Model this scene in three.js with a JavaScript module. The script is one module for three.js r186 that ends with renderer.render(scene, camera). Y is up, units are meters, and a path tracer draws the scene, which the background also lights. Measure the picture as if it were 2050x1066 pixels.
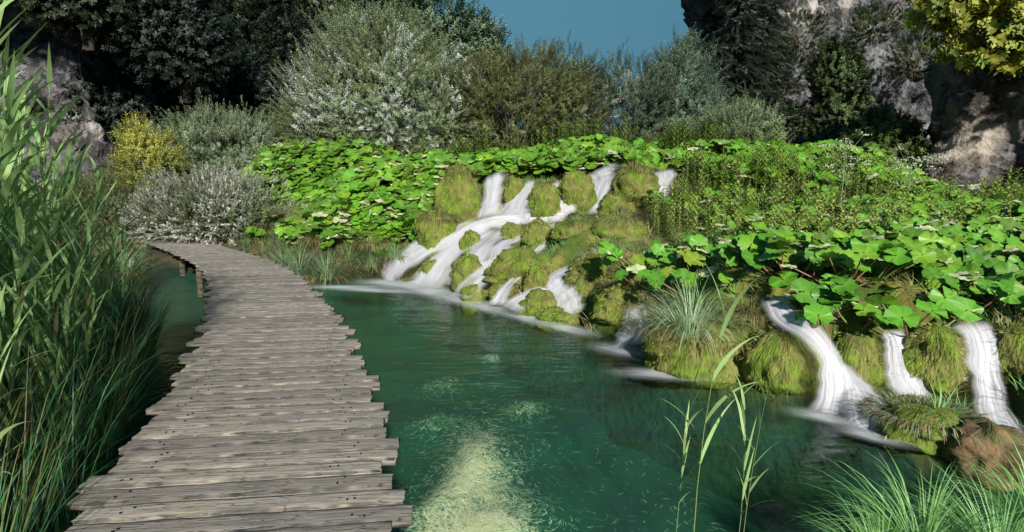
import * as THREE from 'three';
import { mergeVertices, mergeGeometries } from 'three/addons/utils/BufferGeometryUtils.js';
import { ImprovedNoise } from 'three/addons/math/ImprovedNoise.js';

// ---------------------------------------------------------------- camera, sky, light, exposure
const scene = new THREE.Scene();
const camera = new THREE.PerspectiveCamera(51.7, 1024 / 532, 0.05, 900);
camera.position.set(0, 2.0, 0);
camera.rotation.set(-Math.atan(149 / 1100), 0, 0);
scene.add(camera);

const renderer = new THREE.WebGLRenderer({ antialias: true });
renderer.toneMapping = THREE.LinearToneMapping;
renderer.toneMappingExposure = 1.35;
renderer.shadowMap.enabled = true;

{ // blue night sky, paler where the moon stands high ahead
  const W = 256, H = 128, data = new Float32Array(W * H * 4);
  const moon = new THREE.Vector3(-0.02, 0.42, -1).normalize();
  for (let r = 0; r < H; r++) for (let c = 0; c < W; c++) {
    const up = ((r + 0.5) / H - 0.5) * Math.PI, rd = ((c + 0.5) / W - 0.5) * 2 * Math.PI;
    const x = Math.cos(rd) * Math.cos(up), y = Math.sin(up), z = Math.sin(rd) * Math.cos(up);
    const g = Math.pow(Math.max(0, 0.5 + 0.5 * (x * moon.x + y * moon.y + z * moon.z)), 10);
    const o = (r * W + c) * 4;
    const hz = Math.pow(1 - Math.abs(y), 4) * 0.35;
    data[o] = 0.02 + 0.045 * g + 0.05 * hz; data[o + 1] = 0.078 + 0.1 * g + 0.12 * hz; data[o + 2] = 0.125 + 0.13 * g + 0.12 * hz; data[o + 3] = 1;
  }
  const sky = new THREE.DataTexture(data, W, H, THREE.RGBAFormat, THREE.FloatType);
  sky.mapping = THREE.EquirectangularReflectionMapping; sky.magFilter = THREE.LinearFilter; sky.needsUpdate = true;
  scene.background = sky; scene.environment = sky;
}
const sun = new THREE.DirectionalLight(new THREE.Color(1.0, 0.95, 0.84), 5);
sun.position.set(11, 26, 40); sun.target.position.set(0, 1, -8);
sun.castShadow = true; sun.shadow.radius = 5; sun.shadow.mapSize.set(4096, 4096);
Object.assign(sun.shadow.camera, { left: -45, right: 45, top: 40, bottom: -40, near: 1, far: 160 });
sun.name = 'key_light'; scene.add(sun, sun.target);

// ---------------------------------------------------------------- helpers
const V = (x, y, z) => new THREE.Vector3(x, y, z);
const P = (x, y, d) => new THREE.Vector3(x, y, -d);           // d = metres ahead of the camera
const lin = (r, g, b) => new THREE.Color().setRGB(r, g, b);
const { lerp, clamp, smoothstep: ss } = THREE.MathUtils;
const perlin = new ImprovedNoise();
const noise = (x, y, z) => perlin.noise(x, y, z);
const fbm = (x, y, z, o = 4) => { let s = 0, a = 0.5, f = 1; for (let i = 0; i < o; i++) { s += a * perlin.noise(x * f, y * f, z * f + i * 7.3); a *= 0.5; f *= 2.03; } return s; };
function rng(seed) { let s = seed | 0; return () => { s = (s + 0x6d2b79f5) | 0; let t = Math.imul(s ^ (s >>> 15), 1 | s); t = (t + Math.imul(t ^ (t >>> 7), 61 | t)) ^ t; return ((t ^ (t >>> 14)) >>> 0) / 4294967296; }; }
const taken = new Map();
function numbered(n) { const k = taken.get(n) ?? 0; taken.set(n, k + 1); return k ? n + '_' + String(k).padStart(3, '0') : n; }
function thing(name, label, category, group, pos = V(0, 0, 0)) {
  const g = new THREE.Group(); g.name = numbered(name); g.position.copy(pos);
  g.userData = { label, category }; if (group) g.userData.group = group;
  scene.add(g); return g;
}
function dress(m) { m.castShadow = true; m.receiveShadow = true; return m; }
function part(name, geometry, material, parent) { const m = dress(new THREE.Mesh(geometry, material)); m.name = name; parent.add(m); return m; }
function structure(name, geometry, material, label) {
  const m = dress(new THREE.Mesh(geometry, material)); m.name = numbered(name); m.userData = { kind: 'structure', label, category: name.replace(/_/g, ' ') }; scene.add(m); return m;
}
const M4 = new THREE.Matrix4(), Q = new THREE.Quaternion(), UP = V(0, 1, 0);
// many copies of one small shape; items: {p, q, s, c}
function copies(name, geometry, material, items, parent, info) {
  const m = dress(new THREE.InstancedMesh(geometry, material, items.length)); m.name = parent === scene ? numbered(name) : name;
  items.forEach((it, i) => {
    const s = it.s instanceof THREE.Vector3 ? it.s : V(it.s, it.s, it.s);
    m.setMatrixAt(i, M4.compose(it.p, it.q, s)); m.setColorAt(i, it.c);
  });
  m.userData = { kind: 'stuff', ...info }; parent.add(m); return m;
}
const turnTo = (dir, roll) => new THREE.Quaternion().setFromUnitVectors(UP, dir.clone().normalize()).multiply(new THREE.Quaternion().setFromAxisAngle(UP, roll));
const mixc = (a, b, t) => a.clone().lerp(b, clamp(t, 0, 1));

class Builder {               // collects faces with vertex colours
  constructor() { this.p = []; this.i = []; this.c = []; this.uv = []; }
  v(p, c, u = 0, w = 0) { this.p.push(p.x, p.y, p.z); this.c.push(c.r, c.g, c.b); this.uv.push(u, w); return this.p.length / 3 - 1; }
  t(a, b, c) { this.i.push(a, b, c); }
  // a blade: starts at b, first heads along dir, droops with gravity, tapers
  blade(b, dir, len, wid, droop, n, c0, c1, belly = 0.3, roll = 0) {
    const p = b.clone(), d = dir.clone().normalize(); let prev = null;
    const side = V(d.z, 0, -d.x); if (side.lengthSq() < 1e-4) side.set(1, 0, 0); side.normalize().applyAxisAngle(d, roll);
    for (let k = 0; k <= n; k++) {
      const t = k / n, w = wid * 0.5 * (t < belly ? lerp(0.55, 1, t / belly) : Math.pow(1 - (t - belly) / (1 - belly), 0.8));
      const c = mixc(c0, c1, t);
      if (k === n) { const a = this.v(p, c, 0.5, 1); this.t(prev[0], prev[1], a); break; }
      const cur = [this.v(p.clone().addScaledVector(side, -w), c, 0, t), this.v(p.clone().addScaledVector(side, w), c, 1, t)];
      if (prev) { this.t(prev[0], prev[1], cur[1]); this.t(prev[0], cur[1], cur[0]); }
      prev = cur; p.addScaledVector(d, len / n); d.y -= droop / n; d.normalize();
    }
  }
  tube(pts, r0, r1, sides, c) {
    let prev = null; const n = pts.length;
    for (let k = 0; k < n; k++) {
      const tn = (k < n - 1 ? pts[k + 1].clone().sub(pts[k]) : pts[k].clone().sub(pts[k - 1])).normalize();
      const a = Math.abs(tn.y) < 0.9 ? V(0, 1, 0).cross(tn).normalize() : V(1, 0, 0).cross(tn).normalize(), b = tn.clone().cross(a), r = lerp(r0, r1, k / (n - 1)), ring = [];
      for (let s = 0; s < sides; s++) { const q = s / sides * Math.PI * 2; ring.push(this.v(pts[k].clone().addScaledVector(a, Math.cos(q) * r).addScaledVector(b, Math.sin(q) * r), c, s / sides, k)); }
      if (prev) for (let s = 0; s < sides; s++) { const e = (s + 1) % sides; this.t(prev[s], prev[e], ring[e]); this.t(prev[s], ring[e], ring[s]); }
      prev = ring;
    }
  }
  done() {
    const g = new THREE.BufferGeometry();
    g.setAttribute('position', new THREE.Float32BufferAttribute(this.p, 3)); g.setAttribute('color', new THREE.Float32BufferAttribute(this.c, 3)); g.setAttribute('uv', new THREE.Float32BufferAttribute(this.uv, 2));
    g.setIndex(this.i); g.computeVertexNormals(); return g;
  }
}
const curve = (pts, n) => new THREE.CatmullRomCurve3(pts).getPoints(n);

// tileable value noise, px by py cells over the tile
function tile(w, h, px, py, oct, seed) {
  const out = new Float32Array(w * h); let amp = 0.5, tot = 0;
  for (let o = 0; o < oct; o++) {
    const r = rng(seed + o * 101), gx = px << o, gy = py << o, g = new Float32Array(gx * gy).map(() => r());
    for (let y = 0; y < h; y++) {
      const fy = y / h * gy, y0 = Math.floor(fy), ty = fy - y0, sy = ty * ty * (3 - 2 * ty), ya = (y0 % gy) * gx, yb = ((y0 + 1) % gy) * gx;
      for (let x = 0; x < w; x++) {
        const fx = x / w * gx, x0 = Math.floor(fx), tx = fx - x0, sx = tx * tx * (3 - 2 * tx), xa = x0 % gx, xb = (x0 + 1) % gx;
        out[y * w + x] += amp * lerp(lerp(g[ya + xa], g[ya + xb], sx), lerp(g[yb + xa], g[yb + xb], sx), sy);
      }
    }
    tot += amp; amp *= 0.55;
  }
  for (let i = 0; i < out.length; i++) out[i] /= tot;
  return out;
}
const toS = (v) => { v = clamp(v, 0, 1); return 255 * (v <= 0.0031308 ? v * 12.92 : 1.055 * Math.pow(v, 1 / 2.4) - 0.055); };
function colourTex(w, h, f) {
  const d = new Uint8Array(w * h * 4);
  for (let i = 0; i < w * h; i++) { const c = f(i); d[i * 4] = toS(c[0]); d[i * 4 + 1] = toS(c[1]); d[i * 4 + 2] = toS(c[2]); d[i * 4 + 3] = 255; }
  const t = new THREE.DataTexture(d, w, h); t.colorSpace = THREE.SRGBColorSpace; t.wrapS = t.wrapT = THREE.RepeatWrapping; t.magFilter = THREE.LinearFilter; t.needsUpdate = true; return t;
}
function greyTex(w, h, f) {
  const d = new Uint8Array(w * h * 4);
  for (let i = 0; i < w * h; i++) { const v = 255 * clamp(f(i), 0, 1); d[i * 4] = d[i * 4 + 1] = d[i * 4 + 2] = v; d[i * 4 + 3] = 255; }
  const t = new THREE.DataTexture(d, w, h); t.wrapS = t.wrapT = THREE.RepeatWrapping; t.magFilter = THREE.LinearFilter; t.needsUpdate = true; return t;
}

// ---------------------------------------------------------------- materials
const mat = {};
{
  // weathered boards: eight lanes of grain across v
  const w = 1024, h = 512, a = tile(w, h, 9, 128, 3, 11), b = tile(w, h, 16, 56, 3, 12), c = tile(w, h, 3, 10, 4, 13), k = tile(w, h, 7, 80, 2, 14), l = tile(w, h, 6, 8, 3, 15);
  const crack = (i) => ss(Math.abs(k[i] - 0.5), 0.004, 0.03);
  mat.plank = new THREE.MeshStandardMaterial({
    map: colourTex(w, h, (i) => {
      const v = ((Math.floor(i / w) + 0.5) / h * 8) % 1, rim = Math.min(v, 1 - v) + 0.22 * (b[i] - 0.5), old = lerp(0.34, 1, ss(rim, 0.03, 0.15));   // rotten, dirty board edges
      const g = (0.225 + 0.27 * (a[i] - 0.4) + 0.1 * (b[i] - 0.5) + 0.06 * (c[i] - 0.5)) * lerp(0.35, 1, crack(i)) * old, m = ss(l[i], 0.6, 0.8) * 0.6;
      return [g * 1.1, g * lerp(0.99, 1.02, m), g * lerp(0.9, 0.76, m)];
    }),
    bumpMap: greyTex(w, h, (i) => 0.5 * a[i] + 0.3 * b[i] + 0.4 * crack(i)), bumpScale: 0.006, roughness: 0.82,
  });
  mat.timber = new THREE.MeshStandardMaterial({ map: mat.plank.map, color: lin(0.5, 0.45, 0.4), roughness: 0.9 });
  mat.nail = new THREE.MeshStandardMaterial({ color: lin(0.02, 0.018, 0.016), roughness: 0.6, metalness: 0.5 });
}
{
  const w = 1024, n1 = tile(w, w, 6, 6, 6, 21), n2 = tile(w, w, 14, 4, 5, 22), n3 = tile(w, w, 3, 3, 3, 23), n4 = tile(w, w, 60, 60, 3, 24);
  const col = (i, warm) => {
    let g = 0.12 + 0.3 * (n1[i] - 0.5) + 0.14 * (n2[i] - 0.5) + 0.12 * (n4[i] - 0.5);
    g *= lerp(0.55, 1, ss(n2[i] + 0.5 * (n4[i] - 0.5), 0.34, 0.46)) * lerp(0.5, 1, ss(Math.abs(n1[i] - 0.46), 0, 0.02)); g += 0.14 * ss(n3[i] * n1[i], 0.34, 0.42);
    return [g * lerp(1.0, 1.16, warm), g, g * lerp(1.12, 0.86, warm)];
  };
  const bump = greyTex(w, w, (i) => 0.75 * n1[i] + 0.1 * n2[i] + 0.2 * n4[i]);
  mat.cliff = new THREE.MeshStandardMaterial({ map: colourTex(w, w, (i) => col(i, ss(n3[i], 0.45, 0.62) * 0.5)), bumpMap: bump, bumpScale: 0.5, roughness: 0.95 });
  mat.cliffWarm = new THREE.MeshStandardMaterial({ map: colourTex(w, w, (i) => col(i, 0.35 + 0.65 * ss(n3[i], 0.4, 0.6))), bumpMap: bump, bumpScale: 0.22, roughness: 0.95 });
}
{
  const w = 512, n1 = tile(w, w, 6, 6, 5, 31), n2 = tile(w, w, 48, 16, 3, 32), n3 = tile(w, w, 4, 4, 3, 33);
  const bump = greyTex(w, w, (i) => 0.5 * n1[i] + 0.5 * n2[i]);
  mat.moss = new THREE.MeshStandardMaterial({
    map: colourTex(w, w, (i) => { const g = 0.35 + 1.3 * (0.5 * n1[i] + 0.5 * n2[i] - 0.3), b = ss(n3[i], 0.5, 0.68); return [lerp(0.18, 0.22, b) * g, lerp(0.27, 0.23, b) * g, lerp(0.02, 0.05, b) * g]; }),
    bumpMap: bump, bumpScale: 0.03, roughness: 0.85,
  });
  mat.ground = new THREE.MeshStandardMaterial({
    map: colourTex(w, w, (i) => { const g = 0.4 + 1.2 * (n1[i] - 0.3), b = ss(n3[i], 0.42, 0.6); return [lerp(0.05, 0.09, b) * g, lerp(0.06, 0.065, b) * g, lerp(0.015, 0.03, b) * g]; }),
    bumpMap: bump, bumpScale: 0.06, roughness: 0.95, vertexColors: true,
  });
  mat.brownRock = new THREE.MeshStandardMaterial({
    map: colourTex(w, w, (i) => { const g = 0.4 + 1.6 * (n1[i] - 0.25), b = ss(n3[i], 0.52, 0.62); return [lerp(0.2, 0.1, b) * g, lerp(0.125, 0.1, b) * g, lerp(0.06, 0.03, b) * g]; }),
    bumpMap: greyTex(w, w, (i) => n1[i]), bumpScale: 0.05, roughness: 0.8,
  });
}
const leafy = (o = {}) => new THREE.MeshStandardMaterial({ vertexColors: true, side: THREE.DoubleSide, roughness: 0.62, ...o });
mat.foliage = leafy();
mat.gloss = leafy({ roughness: 0.42 });
mat.thinLeaf = new THREE.MeshPhysicalMaterial({ vertexColors: true, side: THREE.DoubleSide, roughness: 0.8, transmission: 0.22, thickness: 0 });
mat.bark = new THREE.MeshStandardMaterial({ color: lin(0.11, 0.085, 0.06), roughness: 0.95 });
mat.darkBark = new THREE.MeshStandardMaterial({ color: lin(0.03, 0.025, 0.02), roughness: 0.95 });
const WHITE = lin(1, 1, 1);

// ---------------------------------------------------------------- boardwalk course
const course = [[-0.35, -1.6], [-0.75, 0.2], [-1.34, 2.41], [-1.6, 3.26], [-1.88, 4.1], [-2.43, 5.46], [-2.9, 6.53], [-3.7, 8.09], [-4.72, 10], [-6.07, 12.1], [-7.6, 14], [-10, 16.7], [-13.4, 20], [-17, 23]];
const courseCurve = new THREE.CatmullRomCurve3(course.map(([x, d]) => P(x, 0.4, d)));
const coursePts = courseCurve.getSpacedPoints(240);
const toCourse = (x, d) => { let m = 1e9; for (let i = 0; i < coursePts.length; i += 2) { const p = coursePts[i], e = (p.x - x) ** 2 + (p.z + d) ** 2; if (e < m) m = e; } return Math.sqrt(m); };

// ---------------------------------------------------------------- waterfall courses: x, height, metres ahead, width
const streams = {
  main: [
    [[-0.41, 2.39, 13.7, 0.57], [-0.42, 1.99, 13.3, 0.58], [-0.47, 1.64, 13.05, 0.66], [-0.55, 1.33, 12.8, 0.81]],
    [[0.5, 2.22, 13.6, 0.24], [0.32, 1.91, 13.2, 0.43], [0.13, 1.61, 12.95, 0.77], [-0.03, 1.34, 12.75, 1.04]],
    [[1.01, 2.14, 13.5, 0.29], [1.17, 1.91, 13.1, 0.28], [1.24, 1.64, 12.85, 0.40], [1.32, 1.41, 12.65, 0.57]],
    [[2.3, 2.54, 13.9, 0.87], [2.26, 2.19, 13.45, 0.56], [2.08, 1.81, 13.05, 0.45], [1.92, 1.43, 12.7, 0.62]],
    [[3.75, 2.47, 13.7, 0.57], [3.56, 2.05, 13.3, 0.55], [3.36, 1.68, 12.95, 0.52]],
    [[1.42, 1.4, 12.55, 0.30], [0.4, 1.35, 12.6, 0.41], [-0.45, 1.27, 12.5, 0.50], [-1.07, 1.04, 12.35, 0.56]],
    [[-0.74, 1.26, 12.5, 0.45], [-1.41, 0.9, 12.4, 0.59], [-2.11, 0.6, 12.45, 0.73], [-2.65, 0.22, 12.55, 0.81], [-2.9, -0.09, 12.6, 0.93]],
    [[-0.45, 1.2, 12.35, 0.56], [-1.05, 0.87, 12.15, 0.73], [-1.55, 0.42, 12.05, 0.93], [-1.88, -0.17, 11.6, 1.18]],
    [[-0.17, 1.12, 12.15, 0.55], [-0.53, 0.86, 11.7, 0.64], [-0.72, 0.63, 11.3, 0.62], [-1.14, 0.05, 10.9, 0.80]],
    [[0.29, 1.08, 11.9, 0.43], [-0.18, 0.8, 11.4, 0.58], [-0.25, 0.57, 10.95, 0.60], [-0.83, 0.3, 10.6, 0.59]],
    [[0.92, 1.32, 12.2, 0.29], [0.77, 0.98, 11.55, 0.32], [0.45, 0.72, 11, 0.36], [-0.2, 0.57, 10.65, 0.49], [-0.57, 0.29, 10.3, 0.57], [-0.92, 0, 9.9, 0.64]],
    [[1.32, 0.63, 9.9, 0.33], [0.78, 0.48, 9.45, 0.35], [0.66, 0.29, 9.05, 0.37], [0.25, 0.19, 8.95, 0.46], [-0.04, 0.04, 8.75, 0.49]],
    [[0.62, 0.38, 9.15, 0.42], [0.79, 0.22, 8.75, 0.60], [0.93, 0, 8.3, 0.54]],
    [[0.14, 0.44, 9.95, 0.22], [-0.11, 0.23, 9.5, 0.30], [-0.26, 0.01, 9.25, 0.39]],
    [[1.7, 0.38, 7.4, 0.25], [1.69, 0.23, 7.05, 0.37], [1.59, 0.02, 6.75, 0.53]],
  ],
  boulder: [
    [[2.84, 0.81, 5.85, 0.27], [2.81, 0.68, 5.5, 0.31], [2.9, 0.59, 5.15, 0.22], [2.99, 0.37, 4.98, 0.20], [2.97, 0.14, 4.88, 0.25], [2.92, -0.06, 4.8, 0.37]],
    [[3.1, 0.31, 5.18, 0.15], [3.16, 0.19, 4.92, 0.26], [3.09, 0.07, 4.62, 0.33], [3.08, -0.08, 4.38, 0.34]],
  ],
  narrow: [[[3.65, 0.65, 5.2, 0.17], [3.66, 0.48, 5.08, 0.21], [3.63, 0.21, 4.88, 0.27], [3.6, 0.0, 4.62, 0.3]]],
  tall: [
    [[4.3, 0.75, 5.05, 0.28], [4.28, 0.57, 4.88, 0.24], [4.2, 0.31, 4.68, 0.21], [4.01, 0.1, 4.35, 0.22], [3.93, 0.01, 4.1, 0.28]],
    [[4.09, 0.59, 4.97, 0.11], [4, 0.29, 4.78, 0.15]],
  ],
};
const carve = [];
for (const list of Object.values(streams)) for (const s of list) {
  const pts = curve(s.map(([x, y, d]) => P(x, y, d)), 10);
  pts.forEach((p, i) => carve.push([p.x, p.y, -p.z, lerp(s[0][3], s[s.length - 1][3], i / 10) * 0.5]));
}

// ---------------------------------------------------------------- terrain
// shore of the pool: x, metres ahead, height factor of the bank behind that stretch
const shore = [[9, -6, 0.2], [8, 0.5, 0.4], [6, 1.8, 0.5], [4.4, 3.3, 0.8], [3.75, 3.9, 1], [3.03, 4.25, 1], [2.9, 5, 1], [2.37, 5.4, 1], [1.76, 6.8, 1], [0.93, 8.0, 1], [-0.7, 10.1, 1], [-1.9, 11.4, 1.1], [-3.0, 12.5, 1.3], [-3.8, 12.6, 1.35], [-4.4, 12, 1.3], [-5.3, 12.7, 1.3], [-6.5, 14.2, 1.2],
  [-8.2, 15.8, 1], [-9.5, 15.5, 0.5], [-10.4, 14.2, 0.12], [-11, 12.8, 0.1], [-8.6, 9.8, 0.1], [-5.8, 7, 0.1], [-4.3, 4.6, 0.1], [-3.4, 2.5, 0.1], [-3.2, -6, 0.1]];
function shoreAt(x, d) { // [distance, negative in the water; height factor]
  let m = 1e9, inside = false, sw = 0, sf = 0;
  for (let i = 0, j = shore.length - 1; i < shore.length; j = i++) {
    const [x0, d0, f0] = shore[j], [x1, d1, f1] = shore[i], ex = x1 - x0, ed = d1 - d0;
    const t = clamp(((x - x0) * ex + (d - d0) * ed) / (ex * ex + ed * ed), 0, 1), q = (x - x0 - ex * t) ** 2 + (d - d0 - ed * t) ** 2;
    if (q < m) m = q;
    const w = Math.sqrt(ex * ex + ed * ed) / Math.pow(q + 0.05, 1.6); sw += w; sf += w * lerp(f0, f1, t);
    if ((d0 > d) !== (d1 > d) && x < (x1 - x0) * (d - d0) / (d1 - d0) + x0) inside = !inside;
  }
  return [inside ? -Math.sqrt(m) : Math.sqrt(m), sf / sw];
}
const profile = [[-3, -1.1], [-1.6, -0.75], [-0.7, -0.5], [-0.2, -0.26], [0, -0.1], [0.15, 0.12], [0.5, 0.36], [1, 0.56], [1.6, 0.92], [2.1, 1.2], [2.6, 1.68], [3, 1.95], [4.7, 2.4], [6, 2.75], [10, 3.4], [14, 3.8], [40, 5.5]];
function along(table, s) { if (s <= table[0][0]) return table[0][1]; for (let i = 1; i < table.length; i++) if (s <= table[i][0]) { const [a, b] = table[i - 1], [c, e] = table[i]; return lerp(b, e, (s - a) / (c - a)); } return table[table.length - 1][1]; }
const stepsMid = [[4, 0.62], [6, 0.78], [8, 0.88], [10, 1.05], [11.5, 1.25], [12.6, 1.5], [13.4, 2.0], [15, 2.5], [18, 3.3], [24, 4]], stepsRight = [[4, 0.62], [6, 0.8], [8, 1.1], [11, 1.35], [14, 1.6], [18, 2.2], [24, 3.2]];
function height(x, d) {
  const [s, f] = shoreAt(x, d); let h = along(profile, s);
  if (s > 0) {
    h *= d > 24 ? lerp(f, 1, ss(d, 24, 40)) : f;
    if (x > 0.4 && d > 4 && d < 30) {   // the right bank climbs in low steps
      const flat = ss(x / d, 0.56, 0.78), t = lerp(along(stepsMid, d), along(stepsRight, d), flat);
      h = lerp(h, Math.min(h + 0.3, t), ss(x, 0.6, 1.8) * ss(s, 0.25, 1.1) * (1 - ss(d, 19, 28)));
    }
    if (x > 2 && d < 7) h += 0.28 * ss(s, 0.05, 0.35) * (1 - ss(s, 0.6, 2.2));
    h += (fbm(x * 0.9, d * 0.9, 1.7) * 0.35 + fbm(x * 3, d * 3, 4.2, 3) * 0.14) * ss(s, 0.05, 1.2) * Math.min(1, f + 0.25);
    h += 1.2 * ss(d, 17.6, 19.4) * ss(x, -13, -10.8) * (1 - ss(x, -5, -3.2)) * (1 - ss(d, 24, 34));
    if (x < -3.4 && d > 9 && d < 25) { const c = toCourse(x, d); h = Math.min(h, 0.16 + 1.1 * Math.max(0, c - 1.0)); }
    if (d < 16) for (const [cx, cy, cd, r] of carve) { const q = Math.hypot(cx - x, cd - d); if (q < r + 0.5) h = Math.min(h, cy - 0.1 + 1.6 * Math.max(0, q - r)); }
  }
  return h;
}
const range = (...seg) => { const o = []; for (const [a, b, st] of seg) for (let v = a; v < b - 1e-6; v += st) o.push(v); o.push(seg[seg.length - 1][1]); return o; };
{
  const xs = range([-260, -60, 25], [-60, -16, 2.2], [-16, -5, 0.3], [-5, 6, 0.16], [6, 14, 0.3], [14, 60, 2.3], [60, 260, 25]), ds = range([-60, -8, 8], [-8, 2.4, 0.8], [2.4, 15.2, 0.16], [15.2, 24, 0.4], [24, 70, 2.3], [70, 420, 25]);
  const p = [], uv = [], idx = [], col = [];
  for (const d of ds) for (const x of xs) {
    p.push(x, height(x, d), -d); uv.push(x / 2.4, d / 2.4);
    const m = clamp(ss(x, -3.2, -1.6) * (1 - ss(x, 4.5, 6)) * (1 - ss(d, 14.2, 15)) * (0.75 + 1.2 * noise(x * 1.1, d * 1.1, 2.5)), 0, 1);   // wet moss round the falls
    const wet = ss(-p[p.length - 2] + 0.08 * noise(x * 3, d * 3, 1.2), 0.02, 0.06);   // green depth tint of the water painted in below the waterline, matching the bed
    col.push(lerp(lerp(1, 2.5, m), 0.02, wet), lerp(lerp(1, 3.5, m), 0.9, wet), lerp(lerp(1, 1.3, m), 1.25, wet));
  }
  for (let j = 0; j < ds.length - 1; j++) for (let i = 0; i < xs.length - 1; i++) { const a = j * xs.length + i, b = a + 1, c = a + xs.length, e = c + 1; idx.push(a, b, e, a, e, c); }
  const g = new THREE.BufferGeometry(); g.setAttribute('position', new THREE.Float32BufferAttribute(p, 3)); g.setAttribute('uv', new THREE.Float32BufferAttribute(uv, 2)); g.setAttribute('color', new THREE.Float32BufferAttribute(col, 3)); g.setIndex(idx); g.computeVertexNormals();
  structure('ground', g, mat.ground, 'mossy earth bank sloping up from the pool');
}
// ---------------------------------------------------------------- lake bed and water
{
  const S = 2048, cv = document.createElement('canvas'); cv.width = cv.height = S; const k = cv.getContext('2d'), r = rng(51);
  // the painted square is 8 m a side: x -4..4, 1.5..9.5 m ahead; it mirrors on from there
  const X = (x) => (x + 4) / 8 * S, Y = (d) => (1 - (d - 1.5) / 8) * S;
  k.fillStyle = 'rgb(0,66,44)'; k.fillRect(0, 0, S, S);
  for (let i = 0; i < 700; i++) { const x = r() * S, y = r() * S, a = 40 + r() * 200; const gr = k.createRadialGradient(x, y, 0, x, y, a), d = r() < 0.5; gr.addColorStop(0, d ? 'rgba(0,36,32,0.25)' : 'rgba(4,88,56,0.2)'); gr.addColorStop(1, 'rgba(0,70,50,0)'); k.fillStyle = gr; k.fillRect(x - a, y - a, 2 * a, 2 * a); }
  const pale = (x, d) => { // pool glow painted as pale weed strokes: one long bar, few loose patches
    const c = -0.28 - 0.06 * (d - 3.5), w = 0.3 + 0.32 * ss(4.9 - d, 0, 2);
    let m = Math.exp(-(((x - c) / w) ** 2)) * (1 - ss(d, 4.2, 6.4)) + 0.11 * Math.exp(-(((x - c - 0.1) / 0.75) ** 2)) * (1 - ss(d, 4.6, 8));
    for (const [px, pd, s, a] of [[0.15, 6.3, 0.28, 0.34], [-0.3, 8.2, 0.22, 0.4], [-1.0, 7.2, 0.3, 0.22], [-0.9, 5.9, 0.26, 0.2], [1.1, 5.2, 0.4, 0.05], [1.4, 4.2, 0.5, 0.06]]) m += a * Math.exp(-((x - px) ** 2 + (d - pd) ** 2) / (s * s));
    return m * (0.65 + 0.9 * (fbm(x * 2.2, d * 2.2, 9.1) + 0.35));
  };
  k.lineCap = 'round';
  for (let i = 0; i < 800000; i++) {
    const x = -2.2 + r() * 4.4, d = 1.6 + r() * 7.4, m = Math.pow(Math.max(0, pale(x, d)), 1.5); if (r() > m * 0.62) continue;
    const t = r(), q = 0.6 + 0.4 * r(), a = noise(x * 1.6, d * 1.6, 3) * 4 + (r() - 0.5) * 1.6, l = 5 + r() * 13;
    k.strokeStyle = `rgba(${(lerp(170, 255, t * q)) | 0},${(lerp(168, 248, t * q)) | 0},${(lerp(120, 226, t * q)) | 0},${0.3 + 0.5 * r()})`; k.lineWidth = 0.7 + r() * 1.0;
    const px = X(x), py = Y(d); k.beginPath(); k.moveTo(px, py); k.quadraticCurveTo(px + Math.cos(a) * l * 0.5 + (r() - 0.5) * 5, py + Math.sin(a) * l * 0.5, px + Math.cos(a + 0.4) * l, py + Math.sin(a + 0.4) * l); k.stroke();
  }
  const tex = new THREE.CanvasTexture(cv); tex.colorSpace = THREE.SRGBColorSpace; tex.wrapS = tex.wrapT = THREE.MirroredRepeatWrapping;
  mat.bed = new THREE.MeshStandardMaterial({ map: tex, roughness: 0.9 });
  const g = new THREE.PlaneGeometry(28, 24, 168, 144); g.rotateX(-Math.PI / 2); g.translate(-2, 0, -8);
  const p = g.attributes.position, uv = g.attributes.uv;
  for (let i = 0; i < p.count; i++) { const x = p.getX(i), d = -p.getZ(i); p.setY(i, -0.62 + 0.22 * Math.min(1, pale(x, d)) + 0.16 * fbm(x * 0.8, d * 0.8, 2)); const fold = (v) => { v = (v % 3 + 3) % 3; return v > 1.5 ? 3 - v : v; }, xx = x < -2.5 ? -2.5 - fold(-2.5 - x) : x > 2.5 ? 2.5 + fold(x - 2.5) : x; uv.setXY(i, (xx + 4) / 8, (d - 1.5) / 8); }
  g.computeVertexNormals(); structure('lake_bed', g, mat.bed, 'green pool bed with the pool glow painted on as pale wispy weed');
  const w = 512, a = tile(w, w, 5, 14, 4, 61), b = tile(w, w, 24, 60, 3, 62), e = tile(w, w, 3, 3, 3, 63);
  mat.water = new THREE.MeshPhysicalMaterial({
    color: lin(0.93, 0.99, 0.94), roughness: 0.12, specularIntensity: 0.6, roughnessMap: greyTex(w, w, (i) => 0.55 + 0.45 * e[i]), transmission: 1, thickness: 0, ior: 1.33,
    bumpMap: greyTex(w, w, (i) => 0.75 * a[i] + 0.25 * b[i]), bumpScale: 0.022,
  });
  const s = new THREE.PlaneGeometry(26, 25, 1, 1); s.rotateX(-Math.PI / 2); s.translate(-3, 0, -5.5);
  for (let i = 0; i < 4; i++) s.attributes.uv.setXY(i, s.attributes.position.getX(i) / 4, s.attributes.position.getZ(i) / 4);
  structure('water', s, mat.water, 'still emerald water of the pool');
}

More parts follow.
